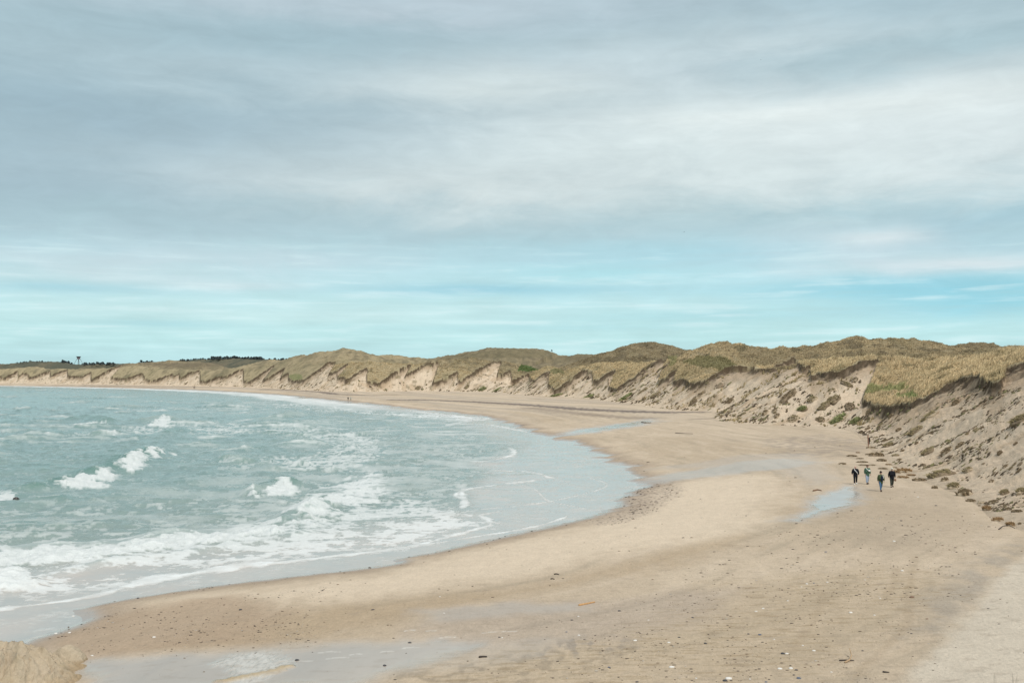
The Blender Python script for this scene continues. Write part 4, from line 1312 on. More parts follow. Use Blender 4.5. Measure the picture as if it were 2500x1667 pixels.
# ------------------------------------------------------------------ people
def skin_mesh(name, verts, edges, radii, mat, sub=1, root=0):
    me = bpy.data.meshes.new(name)
    me.from_pydata([tuple(v) for v in verts], edges, [])
    o = bpy.data.objects.new(name, me)
    COL.objects.link(o)
    sk = o.modifiers.new('skin', 'SKIN')
    sk.use_smooth_shade = True
    lay = me.skin_vertices[0].data
    for k, r in enumerate(radii):
        rr = r if isinstance(r, tuple) else (r, r)
        lay[k].radius = rr
        lay[k].use_root = (k == root)
    if sub:
        sb = o.modifiers.new('sub', 'SUBSURF')
        sb.levels = sb.render_levels = sub
    dg = bpy.context.evaluated_depsgraph_get()
    out = bpy.data.meshes.new_from_object(o.evaluated_get(dg))
    bpy.data.objects.remove(o)
    bpy.data.meshes.remove(me)
    out.name = name
    out.materials.clear()
    out.materials.append(mat)
    for p in out.polygons:
        p.use_smooth = True
    return out


def ell_mesh(name, items, mat):
    """one mesh of ellipsoids: (centre, radii)"""
    bm = bmesh.new()
    for c, r in items:
        bmesh.ops.create_uvsphere(bm, u_segments=12, v_segments=8, radius=1, matrix=Matrix.Translation(c) @ Matrix.Diagonal((*r, 1)))
    me = bpy.data.meshes.new(name)
    bm.to_mesh(me)
    bm.free()
    for p in me.polygons:
        p.use_smooth = True
    me.materials.append(mat)
    return me


def child(me, name, parent):
    o = bpy.data.objects.new(name, me)
    COL.objects.link(o)
    o.parent = parent
    return o


def cloth(name, c):
    return simple_mat(name, c, .85, .18, 14.0, .15)


M_SKIN = simple_mat('skin', (.52, .33, .25), .6, .06, 20, .3)
M_EYE = simple_mat('eye', (.02, .02, .02), .3, 0, 5, .5)


class Pose:
    def __init__(s, stride=.22, armr=(.06, .0), arml=(.06, .0), head=(0, 0)):
        s.hipz = .92
        s.J = {}
        J = s.J
        J['pelvis'], J['waist'], J['chest'], J['neckb'], J['neck'] = (0, 0, .95), (0, .0, 1.10), (0, .0, 1.30), (0, .01, 1.42), (0, .0, 1.50)
        hx, hy = head
        J['jaw'], J['skull'], J['crown'] = (hx * .4, -.02 + hy * .4, 1.555), (hx * .8, -.012 + hy * .7, 1.64), (hx, hy, 1.71)
        for sd, nm, (out, fwd), ph in ((-1, 'r', armr, 1), (1, 'l', arml, -1)):
            J['sh' + nm] = (sd * .185, 0, 1.385)
            J['el' + nm] = (sd * (.205 + out * .6), .03 - fwd * .35, 1.12)
            J['wr' + nm] = (sd * (.205 + out * .5), -.02 - fwd, .885 + fwd * .55)
            J['hip' + nm] = (sd * .09, 0, .88)
            J['kn' + nm] = (sd * .095, -stride * .42 * ph - .03, .49)
            J['an' + nm] = (sd * .10, -stride * .85 * ph + (.04 if ph < 0 else 0), .085 + (.04 if ph < 0 else 0))
            J['toe' + nm] = (sd * .115, -stride * .85 * ph - .15, .035 + (.0 if ph < 0 else .01))


def build_person(label, foot_uv, height, rotz, pose, jacket, trousers, shoes, hair, long_coat=.0, wide=1.0, bald=False, open_coat=None, skin_m=None, group=None, extras=()):
    p, i, j = hit(*foot_uv)
    root = bpy.data.objects.new('person', None)
    COL.objects.link(root)
    root.location = p
    root.rotation_euler = (0, 0, rotz)
    sc = height / 1.74
    root.scale = (sc * wide, sc * wide, sc)
    tag(root, label, 'person', group)
    J = pose.J
    V, E, R, ix = [], [], [], {}

    def add(k, pos, r, par=None):
        ix[k] = len(V)
        V.append(pos)
        R.append(r)
        if par is not None:
            E.append((ix[par], ix[k]))
    add('pelvis', J['pelvis'], (.135, .10))
    add('waist', J['waist'], (.125, .09), 'pelvis')
    add('chest', J['chest'], (.15, .105), 'waist')
    add('neckb', J['neckb'], (.075, .07), 'chest')
    add('neck', J['neck'], .055, 'neckb')
    add('jaw', J['jaw'], (.066, .075), 'neck')
    add('skull', J['skull'], (.078, .095), 'jaw')
    add('crown', J['crown'], (.055, .065), 'skull')
    sk = Vector(J['skull'])
    for nm, sd in (('r', -1), ('l', 1)):
        add('sh' + nm, J['sh' + nm], .062, 'chest')
        add('el' + nm, J['el' + nm], .043, 'sh' + nm)
        add('wr' + nm, J['wr' + nm], .029, 'el' + nm)
        w = Vector(J['wr' + nm])
        d = (w - Vector(J['el' + nm])).normalized()
        add('palm' + nm, tuple(w + d * .075), (.034, .018), 'wr' + nm)
        add('hip' + nm, J['hip' + nm], .088, 'pelvis')
        add('kn' + nm, J['kn' + nm], .056, 'hip' + nm)
        add('an' + nm, J['an' + nm], .030, 'kn' + nm)
        add('toe' + nm, tuple(Vector(J['toe' + nm]) + Vector((0, .05, .01))), .018, 'an' + nm)
    body = child(skin_mesh('body', V, E, R, skin_m or M_SKIN), 'body', root)
    # hands: five separate bent fingers; face: nose, ears, eyes
    for nm, sd in (('r', -1), ('l', 1)):
        w = Vector(J['wr' + nm])
        d = (w - Vector(J['el' + nm])).normalized()
        pal = w + d * .08
        side = d.cross(Vector((1, 0, 0))).normalized()
        inn = side.cross(d).normalized() * (-sd)
        fv, fe, fr = [tuple(pal - d * .03)], [], [.02]
        for q in range(4):
            b0 = pal + side * (.030 - .02 * q)
            ln = (.078, .086, .080, .062)[q]
            ks = [b0, b0 + d * ln * .5 + inn * .006, b0 + d * ln * .82 + inn * .022]
            pr = 0
            for k, r_ in zip(ks, (.0095, .0085, .0075)):
                fv.append(tuple(k))
                fr.append(r_)
                fe.append((pr, len(fv) - 1))
                pr = len(fv) - 1
        pr = 0
        for k, r_ in ((w + d * .045 + side * .042, .011), (w + d * .085 + side * .058 + inn * .012, .009)):
            fv.append(tuple(k))
            fr.append(r_)
            fe.append((pr, len(fv) - 1))
            pr = len(fv) - 1
        child(skin_mesh('hand', fv, fe, fr, skin_m or M_SKIN), 'hand', root)
    face = [(sk + Vector((0, -.100, -.022)), (.013, .020, .024)), (sk + Vector((-.080, .004, -.018)), (.010, .018, .030)), (sk + Vector((.080, .004, -.018)), (.010, .018, .030))]
    child(ell_mesh('face_features', face, skin_m or M_SKIN), 'face_features', root)
    child(ell_mesh('eyes', [(sk + Vector((-.032, -.088, .008)), (.012, .008, .008)), (sk + Vector((.032, -.088, .008)), (.012, .008, .008))], M_EYE), 'eyes', root)
    child(ell_mesh('mouth', [(sk + Vector((0, -.090, -.062)), (.024, .006, .006))], simple_mat('lips', (.38, .18, .15), .5)), 'mouth', root)
    # clothes: the same joints grown a little thicker
    lo = .70 - long_coat
    JV = [J['pelvis'], J['waist'], J['chest'], (0, .005, 1.44), J['shr'], J['elr'], J['wrr'], J['shl'], J['ell'], J['wrl'], (0, .0, max(lo, .62))]
    JE = [(0, 1), (1, 2), (2, 3), (2, 4), (4, 5), (5, 6), (2, 7), (7, 8), (8, 9), (0, 10)]
    JR = [(.190, .150), (.185, .145), (.19, .14), (.085, .08), .088, .070, .052, .088, .070, .052, (.20, .155)]
    child(skin_mesh('jacket', JV, JE, JR, jacket), 'jacket', root)
    child(ell_mesh('collar', [((0, .005, 1.455), (.085, .08, .045))], jacket), 'collar', root)
    for nm in ('r', 'l'):
        child(skin_mesh('trouser_leg', [(J['hip' + nm][0], 0, .93), J['hip' + nm], J['kn' + nm], tuple(Vector(J['an' + nm]) + Vector((0, 0, .03)))], [(0, 1), (1, 2), (2, 3)], [.10, .105, .078, .064], trousers), 'trouser_leg', root)
        an, to = Vector(J['an' + nm]), Vector(J['toe' + nm])
        child(skin_mesh('shoe', [tuple(an + Vector((0, .04, -.03))), tuple((an + to) / 2 + Vector((0, 0, -.02))), tuple(to)], [(0, 1), (1, 2)], [(.060, .060), (.062, .056), (.050, .042)], shoes), 'shoe', root)
    if not bald:
        child(ell_mesh('hair', [(sk + Vector((0, .022, .030)), (.094, .108, .092)), (sk + Vector((0, .055, -.045)), (.080, .062, .09))], hair), 'hair', root)
    for ex in extras:
        nm, me = ex(J, sk)
        child(me, nm, root)
    return root


def band_mesh(name, pts, w, t, mat):
    return skin_mesh(name, pts, [(k, k + 1) for k in range(len(pts) - 1)], [(w, t)] * len(pts), mat, 0)


BLACK, NAVY = cloth('black_cloth', (.012, .013, .018)), cloth('navy_cloth', (.012, .018, .035))
GREEN, OLIVE = cloth('green_cloth', (.065, .125, .085)), cloth('olive_cloth', (.060, .082, .040))
JEANS, PALEJ = cloth('blue_denim', (.07, .14, .24)), cloth('pale_denim', (.34, .41, .52))
WHITE, DKSHOE = cloth('white_cloth', (.70, .70, .68)), cloth('dark_leather', (.03, .022, .02))
DKGREEN, BROWNB = cloth('dark_green_cloth', (.035, .042, .035)), cloth('brown_leather', (.22, .13, .09))
HAIRD, HAIRW, HAIRB = cloth('dark_hair', (.028, .02, .016)), cloth('white_hair', (.68, .67, .58)), cloth('brown_hair', (.10, .055, .04))
M_SKINP = simple_mat('pink_skin', (.58, .36, .30), .6, .06, 20, .3)


def strap_white(J, sk):
    return 'shoulder_strap', band_mesh('shoulder_strap', [(-.10, -.02, 1.455), (-.08, -.155, 1.36), (.03, -.175, 1.22), (.15, -.15, 1.06)], .022, .012, WHITE)


def bag_white(J, sk):
    return 'chest_bag', ell_mesh('chest_bag', [((.07, -.20, 1.23), (.105, .055, .085))], WHITE)


def strap_grey(J, sk):
    return 'bag_strap', band_mesh('bag_strap', [(-.11, .0, 1.47), (-.10, -.16, 1.34), (.0, -.185, 1.26)], .018, .012, WHITE)


def tee_navy(J, sk):
    return 'jumper', ell_mesh('jumper', [((.02, -.085, 1.10), (.115, .105, .29))], NAVY)


def strap_right(J, sk):
    return 'bag_strap', band_mesh('bag_strap', [(.12, 0, 1.46), (.135, -.15, 1.34), (.145, -.175, 1.15)], .018, .012, WHITE)


def hat_dark(J, sk):
    return 'beanie', ell_mesh('beanie', [(sk + Vector((0, .01, .045)), (.102, .112, .088)), (sk + Vector((0, .03, .13)), (.05, .05, .04))], HAIRD)


def bag_brown(J, sk):
    w = Vector(J['wrl'])
    return 'handbag', ell_mesh('handbag', [(w + Vector((.02, .0, -.22)), (.09, .06, .12)), (w + Vector((.0, 0, -.10)), (.012, .03, .06))], BROWNB)


def hair_bob(J, sk):
    return 'fringe', ell_mesh('fringe', [(sk + Vector((0, -.03, .065)), (.092, .085, .055)), (sk + Vector((-.08, .0, -.03)), (.028, .06, .08)), (sk + Vector((.08, .0, -.03)), (.028, .06, .08))], HAIRW)


build_person('person in black jacket with pale strap across the chest, black trousers and white shoes', (2088.5, 1182.0), 1.70, math.radians(-12), Pose(.20, (.10, .06), (.08, .02), (-.02, -.01)),
             BLACK, BLACK, WHITE, HAIRB, .02, 1.12, True, skin_m=M_SKINP, group='walkers on the beach', extras=(strap_white,))
build_person('person in green jacket with white chest bag and pale blue jeans', (2117.5, 1181.5), 1.76, math.radians(10), Pose(.12, (.05, .05), (.06, .05), (.01, -.01)),
             GREEN, PALEJ, DKSHOE, HAIRB, .0, 1.10, group='walkers on the beach', extras=(strap_grey, bag_white))
build_person('person in dark hat and open olive coat over navy jumper, blue jeans and dark boots', (2150.5, 1199.0), 1.70, math.radians(4), Pose(.26, (.06, .0), (.09, .03), (-.01, -.02)),
             OLIVE, JEANS, DKSHOE, HAIRD, .06, 1.08, group='walkers on the beach', extras=(tee_navy, strap_right, hat_dark))
build_person('white haired person in long black coat carrying a brown bag', (2177.5, 1189.0), 1.72, math.radians(-8), Pose(.20, (.07, -.02), (.08, -.02), (.0, -.03)),
             BLACK, DKGREEN, DKSHOE, HAIRW, .10, 1.08, group='walkers on the beach', extras=(bag_brown, hair_bob))
build_person('left of two tiny people on the far beach, all in black', (849.8, 978.2), 1.78, math.radians(30), Pose(.3), BLACK, BLACK, DKSHOE, HAIRD, group='distant pair on the beach')
build_person('right of two tiny people on the far beach, pale top and dark trousers', (856.4, 977.6), 1.72, math.radians(30), Pose(.3), cloth('pale_top', (.42, .45, .40)), BLACK, DKSHOE, HAIRD, group='distant pair on the beach')
build_person('left speck of the farthest pair walking by the water, dressed in black', (473.3, 948.9), 1.75, math.radians(60), Pose(.3), BLACK, BLACK, DKSHOE, HAIRD, group='farthest pair on the beach')
build_person('right speck of the farthest pair walking by the water, dressed in grey', (475.4, 948.7), 1.82, math.radians(60), Pose(.3), cloth('grey_cloth', (.08, .07, .075)), BLACK, DKSHOE, HAIRD, group='farthest pair on the beach')


# ------------------------------------------------------------------ beacon tower, post, rock, gulls
def prism(bm, a, b, ra, rb, seg=8):
    a, b = Vector(a), Vector(b)
    z = (b - a).normalized()
    x = z.orthogonal().normalized()
    y = z.cross(x)
    va = [bm.verts.new(a + (x * math.cos(2 * math.pi * k / seg) + y * math.sin(2 * math.pi * k / seg)) * ra) for k in range(seg)]
    vb = [bm.verts.new(b + (x * math.cos(2 * math.pi * k / seg) + y * math.sin(2 * math.pi * k / seg)) * rb) for k in range(seg)]
    for k in range(seg):
        bm.faces.new((va[k], va[(k + 1) % seg], vb[(k + 1) % seg], vb[k]))
    bm.faces.new(va[::-1])
    bm.faces.new(vb)


def bm_obj(name, bm, mat, parent=None, smooth=False):
    me = bpy.data.meshes.new(name)
    bmesh.ops.recalc_face_normals(bm, faces=bm.faces)
    bm.to_mesh(me)
    bm.free()
    me.materials.append(mat)
    for p in me.polygons:
        p.use_smooth = smooth
    o = bpy.data.objects.new(name, me)
    COL.objects.link(o)
    if parent:
        o.parent = parent
    return o


def build_tower():
    d = 1380.0
    bx, by, bz = at_depth(191.8, 892, d)
    k = d / FPX
    root = bpy.data.objects.new('beacon_tower', None)
    COL.objects.link(root)
    root.location = (bx, by, bz)
    tag(root, 'dark beacon tower on splayed legs standing on the far left skyline', 'tower')
    tim, dk = simple_mat('tarred_timber', (.11, .125, .13), .8), simple_mat('beacon_boards', (.14, .11, .13), .8)  # timber and boards lightened in colour in place of distance haze
    zt, zm, zb = 22.0 * k, 15.2 * k, -1.0
    for ang in (15, 105, 195, 285):
        bm = bmesh.new()
        c, s_ = math.cos(math.radians(ang)), math.sin(math.radians(ang))
        prism(bm, (c * 12.6 * k, s_ * 12.6 * k, zb), (c * 3.3 * k, s_ * 3.3 * k, zm + 1.5 * k), .24, .2, 6)
        bm_obj('leg', bm, tim, root)
    bm = bmesh.new()
    prism(bm, (0, 0, 0), (0, 0, zm), .22, .22, 6)
    bm_obj('mast', bm, tim, root)
    bm = bmesh.new()
    prism(bm, (0, 0, zm), (0, 0, zm + 3.2 * k), 4.4 * k, 3.2 * k, 12)
    bm_obj('lower_cone', bm, dk, root)
    bm = bmesh.new()
    prism(bm, (0, 0, zm + 3.2 * k), (0, 0, zt - .6 * k), 3.2 * k, 5.4 * k, 12)
    bm_obj('upper_cone', bm, dk, root)
    bm = bmesh.new()
    prism(bm, (0, 0, zt - .6 * k), (0, 0, zt), 5.8 * k, 5.8 * k, 12)
    bm_obj('top_platform', bm, tim, root)


build_tower()


def build_post():
    p, i, j = hit(2120.5, 1089)
    k = p.y / FPX
    root = bpy.data.objects.new('wooden_post', None)
    COL.objects.link(root)
    root.location = p
    tag(root, 'short leaning wooden post with a dark plank at the dune foot', 'post')
    bm = bmesh.new()
    prism(bm, (0, 0, -.2), (-1.5 * k, .03, 28 * k), .07, .085, 8)
    bm_obj('pole', bm, simple_mat('reddish_wood', (.30, .17, .12), .85), root)
    bm = bmesh.new()
    prism(bm, (1.2 * k, -.06, 5 * k), (1.6 * k, -.06, 21 * k), .05, .115, 6)
    bm_obj('plank', bm, simple_mat('charred_wood', (.02, .014, .014), .9), root)
    bm = bmesh.new()
    prism(bm, (-7 * k, .02, 28.2 * k), (1 * k, .02, 26.6 * k), .04, .06, 6)
    bm_obj('crosspiece', bm, simple_mat('dark_wood', (.07, .05, .04), .9), root)
    ms = simple_mat('kerb_stone', (.12, .11, .10), .9)
    for q in range(7):
        o = bpy.data.objects.new('stone', lump_mesh('stone', 500 + q, ms, .5, 2))
        COL.objects.link(o)
        pp, _, _ = hit(2091 + q * 3.6, 1053.5 + q * 1.5)
        o.location = pp
        o.scale = (.30, .25, .22)
        tag(o, 'dark stone in the short row leading to the leaning post', 'stone', 'row of stones by the post')


build_post()


def build_rock():
    x, y = ground(39, 1223)
    o = bpy.data.objects.new('rock', lump_mesh('rock', 77, simple_mat('wet_rock', (.040, .034, .030), .25, .5, 7, .5, .04), .55, 3))
    COL.objects.link(o)
    o.location = (x, y, .12)
    o.scale = (.62, .5, .62)
    tag(o, 'dark rounded rock awash in white foam near the left edge', 'rock')


build_rock()


def build_gull(u, v, d, label, sc=1.0):
    p = at_depth(u, v, d)
    root = bpy.data.objects.new('gull', None)
    COL.objects.link(root)
    root.location = p
    root.rotation_euler = (0, math.radians(-18), math.radians(25))
    root.scale = (sc, sc, sc)
    tag(root, label, 'bird', 'birds in the sky')
    gm = simple_mat('gull_plumage', (.06, .075, .085), .8)
    child(skin_mesh('body', [(0, -.28, 0), (0, -.2, .01), (0, 0, 0), (0, .2, 0), (0, .34, .01)], [(0, 1), (1, 2), (2, 3), (3, 4)], [.02, .05, .08, .05, (.05, .012)], gm), 'body', root)
    for sd in (-1, 1):
        child(skin_mesh('wing', [(sd * .05, 0, .03), (sd * .32, -.06, .18), (sd * .72, .08, .10)], [(0, 1), (1, 2)], [(.10, .016), (.085, .014), (.02, .006)], gm), 'wing', root)


build_gull(1670, 567, 430, 'small dark gull flying below the pale cloud, lower of two birds', 1.0)
build_gull(1858, 147, 520, 'tiny far gull high in the grey cloud, upper of two birds', .8)


# ------------------------------------------------------------------ far conifers
def conifer_meshes():
    tm = simple_mat('conifer_needles', (.17, .215, .225), .9, .3, 1.2)  # needles lightened and blued, distance haze put into their colour
    bk = simple_mat('bark', (.06, .045, .035), .9)
    crowns, trunks = [], []
    for k in range(4):
        r = np.random.default_rng(600 + k)
        n = 130
        h = r.uniform(.12, 1.0, n) ** .9
        rad = (1.05 - h) * .42 * r.uniform(.25, 1.0, n) * (1 + .4 * np.sin(h * 25 + k))
        a = r.uniform(0, 2 * np.pi, n)
        c = np.stack([rad * np.cos(a), rad * np.sin(a), h], -1)
        sz = r.uniform(.05, .13, n)
        dirs = np.stack([np.cos(a), np.sin(a), -.3 + .3 * r.normal(0, 1, n)], -1)
        sidev = np.stack([-np.sin(a), np.cos(a), .3 * r.normal(0, 1, n)], -1)
        vs = np.stack([c - sidev * sz[:, None] * .7, c + sidev * sz[:, None] * .7, c + dirs * sz[:, None] * 1.6, c + np.array([0, 0, 1]) * sz[:, None]], 1).reshape(-1, 3)
        i0 = np.arange(n) * 4
        tri = np.concatenate([np.stack([i0, i0 + 1, i0 + 2], -1), np.stack([i0, i0 + 1, i0 + 3], -1), np.stack([i0 + 2, i0 + 3, i0], -1)])
        o = mesh_obj('crown', vs, tri, [tm], smooth=False)
        crowns.append(o.data)
        bpy.data.objects.remove(o)
        bm = bmesh.new()
        prism(bm, (0, 0, -.1), (0, 0, .85), .035, .01, 6)
        o = bm_obj('trunk', bm, bk)
        trunks.append(o.data)
        bpy.data.objects.remove(o)
    return crowns, trunks


CROWNS, TRUNKS = conifer_meshes()


def conifer(u, vbase, hpx, d, label, group):
    x, y, z = at_depth(u, vbase, d)
    o = bpy.data.objects.new('conifer', None)
    COL.objects.link(o)
    o.location = (x, y, z)
    s = hpx * d / FPX
    o.scale = (s * random.uniform(1.5, 2.8), s * random.uniform(1.5, 2.8), s)
    o.rotation_euler = (0, 0, random.uniform(0, 6))
    tag(o, label, 'tree', group)
    k = random.randrange(4)
    child(CROWNS[k], 'crown', o)
    child(TRUNKS[k], 'trunk', o)


def sky_v(u):
    j = int(np.clip(round((u - CU[0]) / 2.2), 0, len(CU) - 1))
    m = RD > 1060
    return float(VV[m, j].min())


for a, b, n, dd_, hmin, hmax, lb, gp in [
    (150, 178, 9, 1375, 4, 8, 'dark conifer in the clump left of the beacon tower', 'conifers left of the tower'),
    (200, 285, 30, 1345, 2.5, 7.5, 'dark conifer in the row just right of the beacon tower', 'conifers right of the tower'),
    (338, 372, 8, 1330, 4, 9, 'dark conifer in the gap between tower and pine covered rise', 'conifers in the gap'),
    (440, 520, 22, 1290, 3, 6, 'low dark conifer on the left part of the pine covered rise', 'conifers on the left of the rise'),
    (515, 645, 64, 1235, 1.5, 9.5, 'dark conifer in the dense wood crowning the far rise', 'conifers crowning the far rise'),
    (655, 705, 9, 1140, 3, 7, 'dark conifer in the last sparse group right of the far wood', 'conifers right of the far wood'),
    (40, 120, 14, 1400, 2, 4, 'small dark conifer on the far left ridge', 'conifers on the far left ridge')]:
    for q in range(n):
        u = a + (b - a) * (q + random.random()) / n
        conifer(u, sky_v(u) + 1.5, random.uniform(hmin, hmax), dd_ + random.uniform(-15, 15), lb, gp)

# a lone bush on the skyline of the dark back ridge
conifer(1347, 858, 4.5, 850, 'single small bush on the skyline of the dark middle ridge', None)


# ------------------------------------------------------------------ sand mounds, lower left
def build_mound(name, label, uc, vtop, d0, rx, ry, hgt, seed, terr=True, tilt=0.0):
    cx = (uc - UC) / FPX * d0
    n = 260
    gx, gy = np.meshgrid(np.linspace(-1.25, 1.25, n), np.linspace(-1.25, 1.25, n))
    gx = gx.astype(np.float32)
    gy = gy.astype(np.float32)
    x, y = gx * rx, gy * ry
    wn = fbm(x * .9 + seed, y * .9, 4, seed)
    r = np.sqrt(gx ** 2 + gy ** 2) * (1 + .22 * perlin(gx * 1.6 + seed, gy * 1.6, seed + 5))
    z = hgt * np.clip(1.02 - r ** 1.7, -.35, 1) + tilt * gx * hgt
    if terr:
        q = np.hypot(gx + .35, gy + .75) * 3.1 + .5 * wn
        saw = q - np.floor(q)
        z = z + .30 * (saw ** 3 - .28) * sstep(.15, .45, q / 3) * sstep(1.0, .75, r)
        q2 = np.hypot(gx + .2, gy + .9) * 7 + .8 * wn
        z = z + .14 * ((q2 - np.floor(q2)) ** 2 - .33) * sstep(1.0, .8, r)
    z = z + .09 * wn * hgt + .05 * fbm(x * 5, y * 5, 4, seed + 9) + .08 * np.abs(perlin(x * 2.3, y * 2.3, seed + 11)) * hgt
    s, _ = shore_dist(x + cx, y + d0)
    t, _ = foot_dist(x + cx, y + d0)
    zb = sheet_height(s, t, x + cx, y + d0)
    zz = zb + z - .05
    m = (z > -.12)
    q = m[:-1, :-1] | m[1:, 1:]
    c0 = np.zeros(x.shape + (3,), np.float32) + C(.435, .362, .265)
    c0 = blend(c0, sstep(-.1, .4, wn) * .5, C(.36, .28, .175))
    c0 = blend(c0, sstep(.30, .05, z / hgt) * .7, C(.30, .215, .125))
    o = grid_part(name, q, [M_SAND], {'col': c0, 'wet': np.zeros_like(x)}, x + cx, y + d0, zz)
    tag(o, label, 'sand mound')


build_mound('sand_mound', 'large terraced mound of tan sand at the lower left corner', -6, 1562, 36.6, 2.85, 2.5, 1.45, 701)
build_mound('sand_mound', 'small crumbly sand mound behind the large one, beside the grey pool', 163, 1575, 39.4, .80, .75, .70, 731, False)


# ------------------------------------------------------------------ stones, shells, driftwood on the near beach
M_STW = simple_mat('white_stone', (.66, .64, .60), .7, .12, 8)
M_STD = simple_mat('dark_stone', (.045, .045, .05), .6, .3, 8)
M_STB = simple_mat('blue_stone', (.10, .12, .16), .6, .3, 8)
M_STT = simple_mat('brown_stone', (.20, .13, .09), .8, .3, 8)
STONES = {k: [lump_mesh('stone', 520 + 9 * n + 3 * q, m, .38, 2) for q in range(2)] for n, (k, m) in enumerate({'w': M_STW, 'd': M_STD, 'b': M_STB, 't': M_STT}.items())}
SN = {'w': 'white', 'd': 'black', 'b': 'blue grey', 't': 'brown'}


def stone(u, v, w, kind, label=None, group=None):
    p, i, j = hit(u, v)
    o = bpy.data.objects.new('stone', random.choice(STONES[kind]))
    COL.objects.link(o)
    s = w * p.y / FPX
    o.location = p + Vector((0, 0, s * .03))
    o.scale = (s, s * random.uniform(.7, 1.1), s * random.uniform(.6, .9))
    o.rotation_euler = (0, 0, random.uniform(-.5, .5))
    tag(o, label or f'small {SN[kind]} stone lying on the sand of the near beach', 'stone', group or f'{SN[kind]} stones on the near beach')


for u, v, w, k in [(1846, 1492, 8, 'w'), (1863, 1485, 7, 'w'), (1970, 1425, 7, 'w'), (1987, 1423, 5, 'b'), (2020, 1421, 6, 'w'), (1996, 1428, 5, 't'), (1986, 1437, 6, 't'), (2016, 1347, 7, 'b'), (2200, 1271, 7, 'd'),
                   (2285, 1234, 6, 'd'), (2241, 1213, 5, 'w'), (2203, 1393, 9, 'w'), (2183, 1321, 7, 'w'), (2106, 1588, 6, 'd'), (1827, 1547, 6, 'd'), (1855, 1549, 9, 'b'), (1722, 1570, 8, 'd'),
                   (1770, 1661, 13, 'd'), (1831, 1657, 6, 'w'), (1870, 1664, 8, 'b'), (2225, 1546, 6, 'd'), (2263, 1510, 7, 't'), (1999, 1622, 8, 't'), (2077, 1495, 9, 'w'), (2135, 1501, 6, 'w'), (2112, 1415, 4, 'w'),
                   (2149, 1460, 5, 'w'), (1923, 1466, 5, 'w'), (1957, 1432, 4, 'w'), (1512, 1491, 8, 'd'), (1396, 1513, 7, 'd'), (1383, 1542, 6, 'b'), (1413, 1550, 7, 'w'), (1412, 1504, 5, 'w'),
                   (910, 1488, 8, 'd'), (1000, 1568, 9, 'd'), (939, 1624, 9, 'd'), (725, 1611, 11, 'd'), (1074, 1456, 5, 'w'), (1084, 1496, 5, 'w'), (1219, 1555, 6, 'd'), (1226, 1556, 5, 'w'), (376, 1555, 9, 'w'),
                   (337, 1460, 7, 'd'), (199, 1475, 6, 'd'), (587, 1488, 9, 'd'), (1583, 1513, 5, 'w'), (1551, 1563, 10, 'w'), (1633, 1568, 8, 'w'), (1626, 1560, 5, 't'), (1658, 1555, 7, 'd'), (1640, 1628, 14, 'w'),
                   (1555, 1664, 9, 'd'), (1487, 1628, 8, 'b'), (1700, 1655, 6, 'w'), (1950, 1655, 12, 'b'), (1938, 1647, 6, 'd'), (2030, 1640, 6, 'w'), (1890, 1560, 5, 'w'), (1960, 1575, 5, 'w')]:
    stone(u, v, w, k)
stone(1691, 1507, 7, 'd', 'single round black stone apart on smooth sand right of the orange plank', 'notable stones')
stone(1944, 1635, 9, 'd', 'round black stone right of the tan and white pair near the bottom edge', 'notable stones')
stone(1904, 1632, 12, 'w', 'flat white stone left of the tan stone near the bottom edge', 'notable stones')
stone(1931, 1631, 11, 'w', 'cream stone between the flat white and the round black stones', 'notable stones')
stone(1987, 1588, 9, 'w', 'bright white stone above the curved driftwood root', 'notable stones')
stone(1911, 1595, 11, 'd', 'dark half of a two tone pair of stones', 'notable stones')
stone(1921, 1595, 9, 'w', 'pale half of a two tone pair of stones', 'notable stones')
stone(1779, 1656, 17, 'w', 'largest white stone, at the bottom edge below the stony sand', 'notable stones')
stone(2226, 1458, 14, 't', 'reddish brown pointed stone on the tyre marked sand', 'notable stones')
for u, v, w in [(179, 1504, 9), (136, 1546, 10), (170, 1544, 9), (175, 1513, 7), (225, 1600, 8)]:
    stone(u, v, w, 'w', 'white pebble at the water edge by the sand mounds', 'white pebbles by the sand mounds')


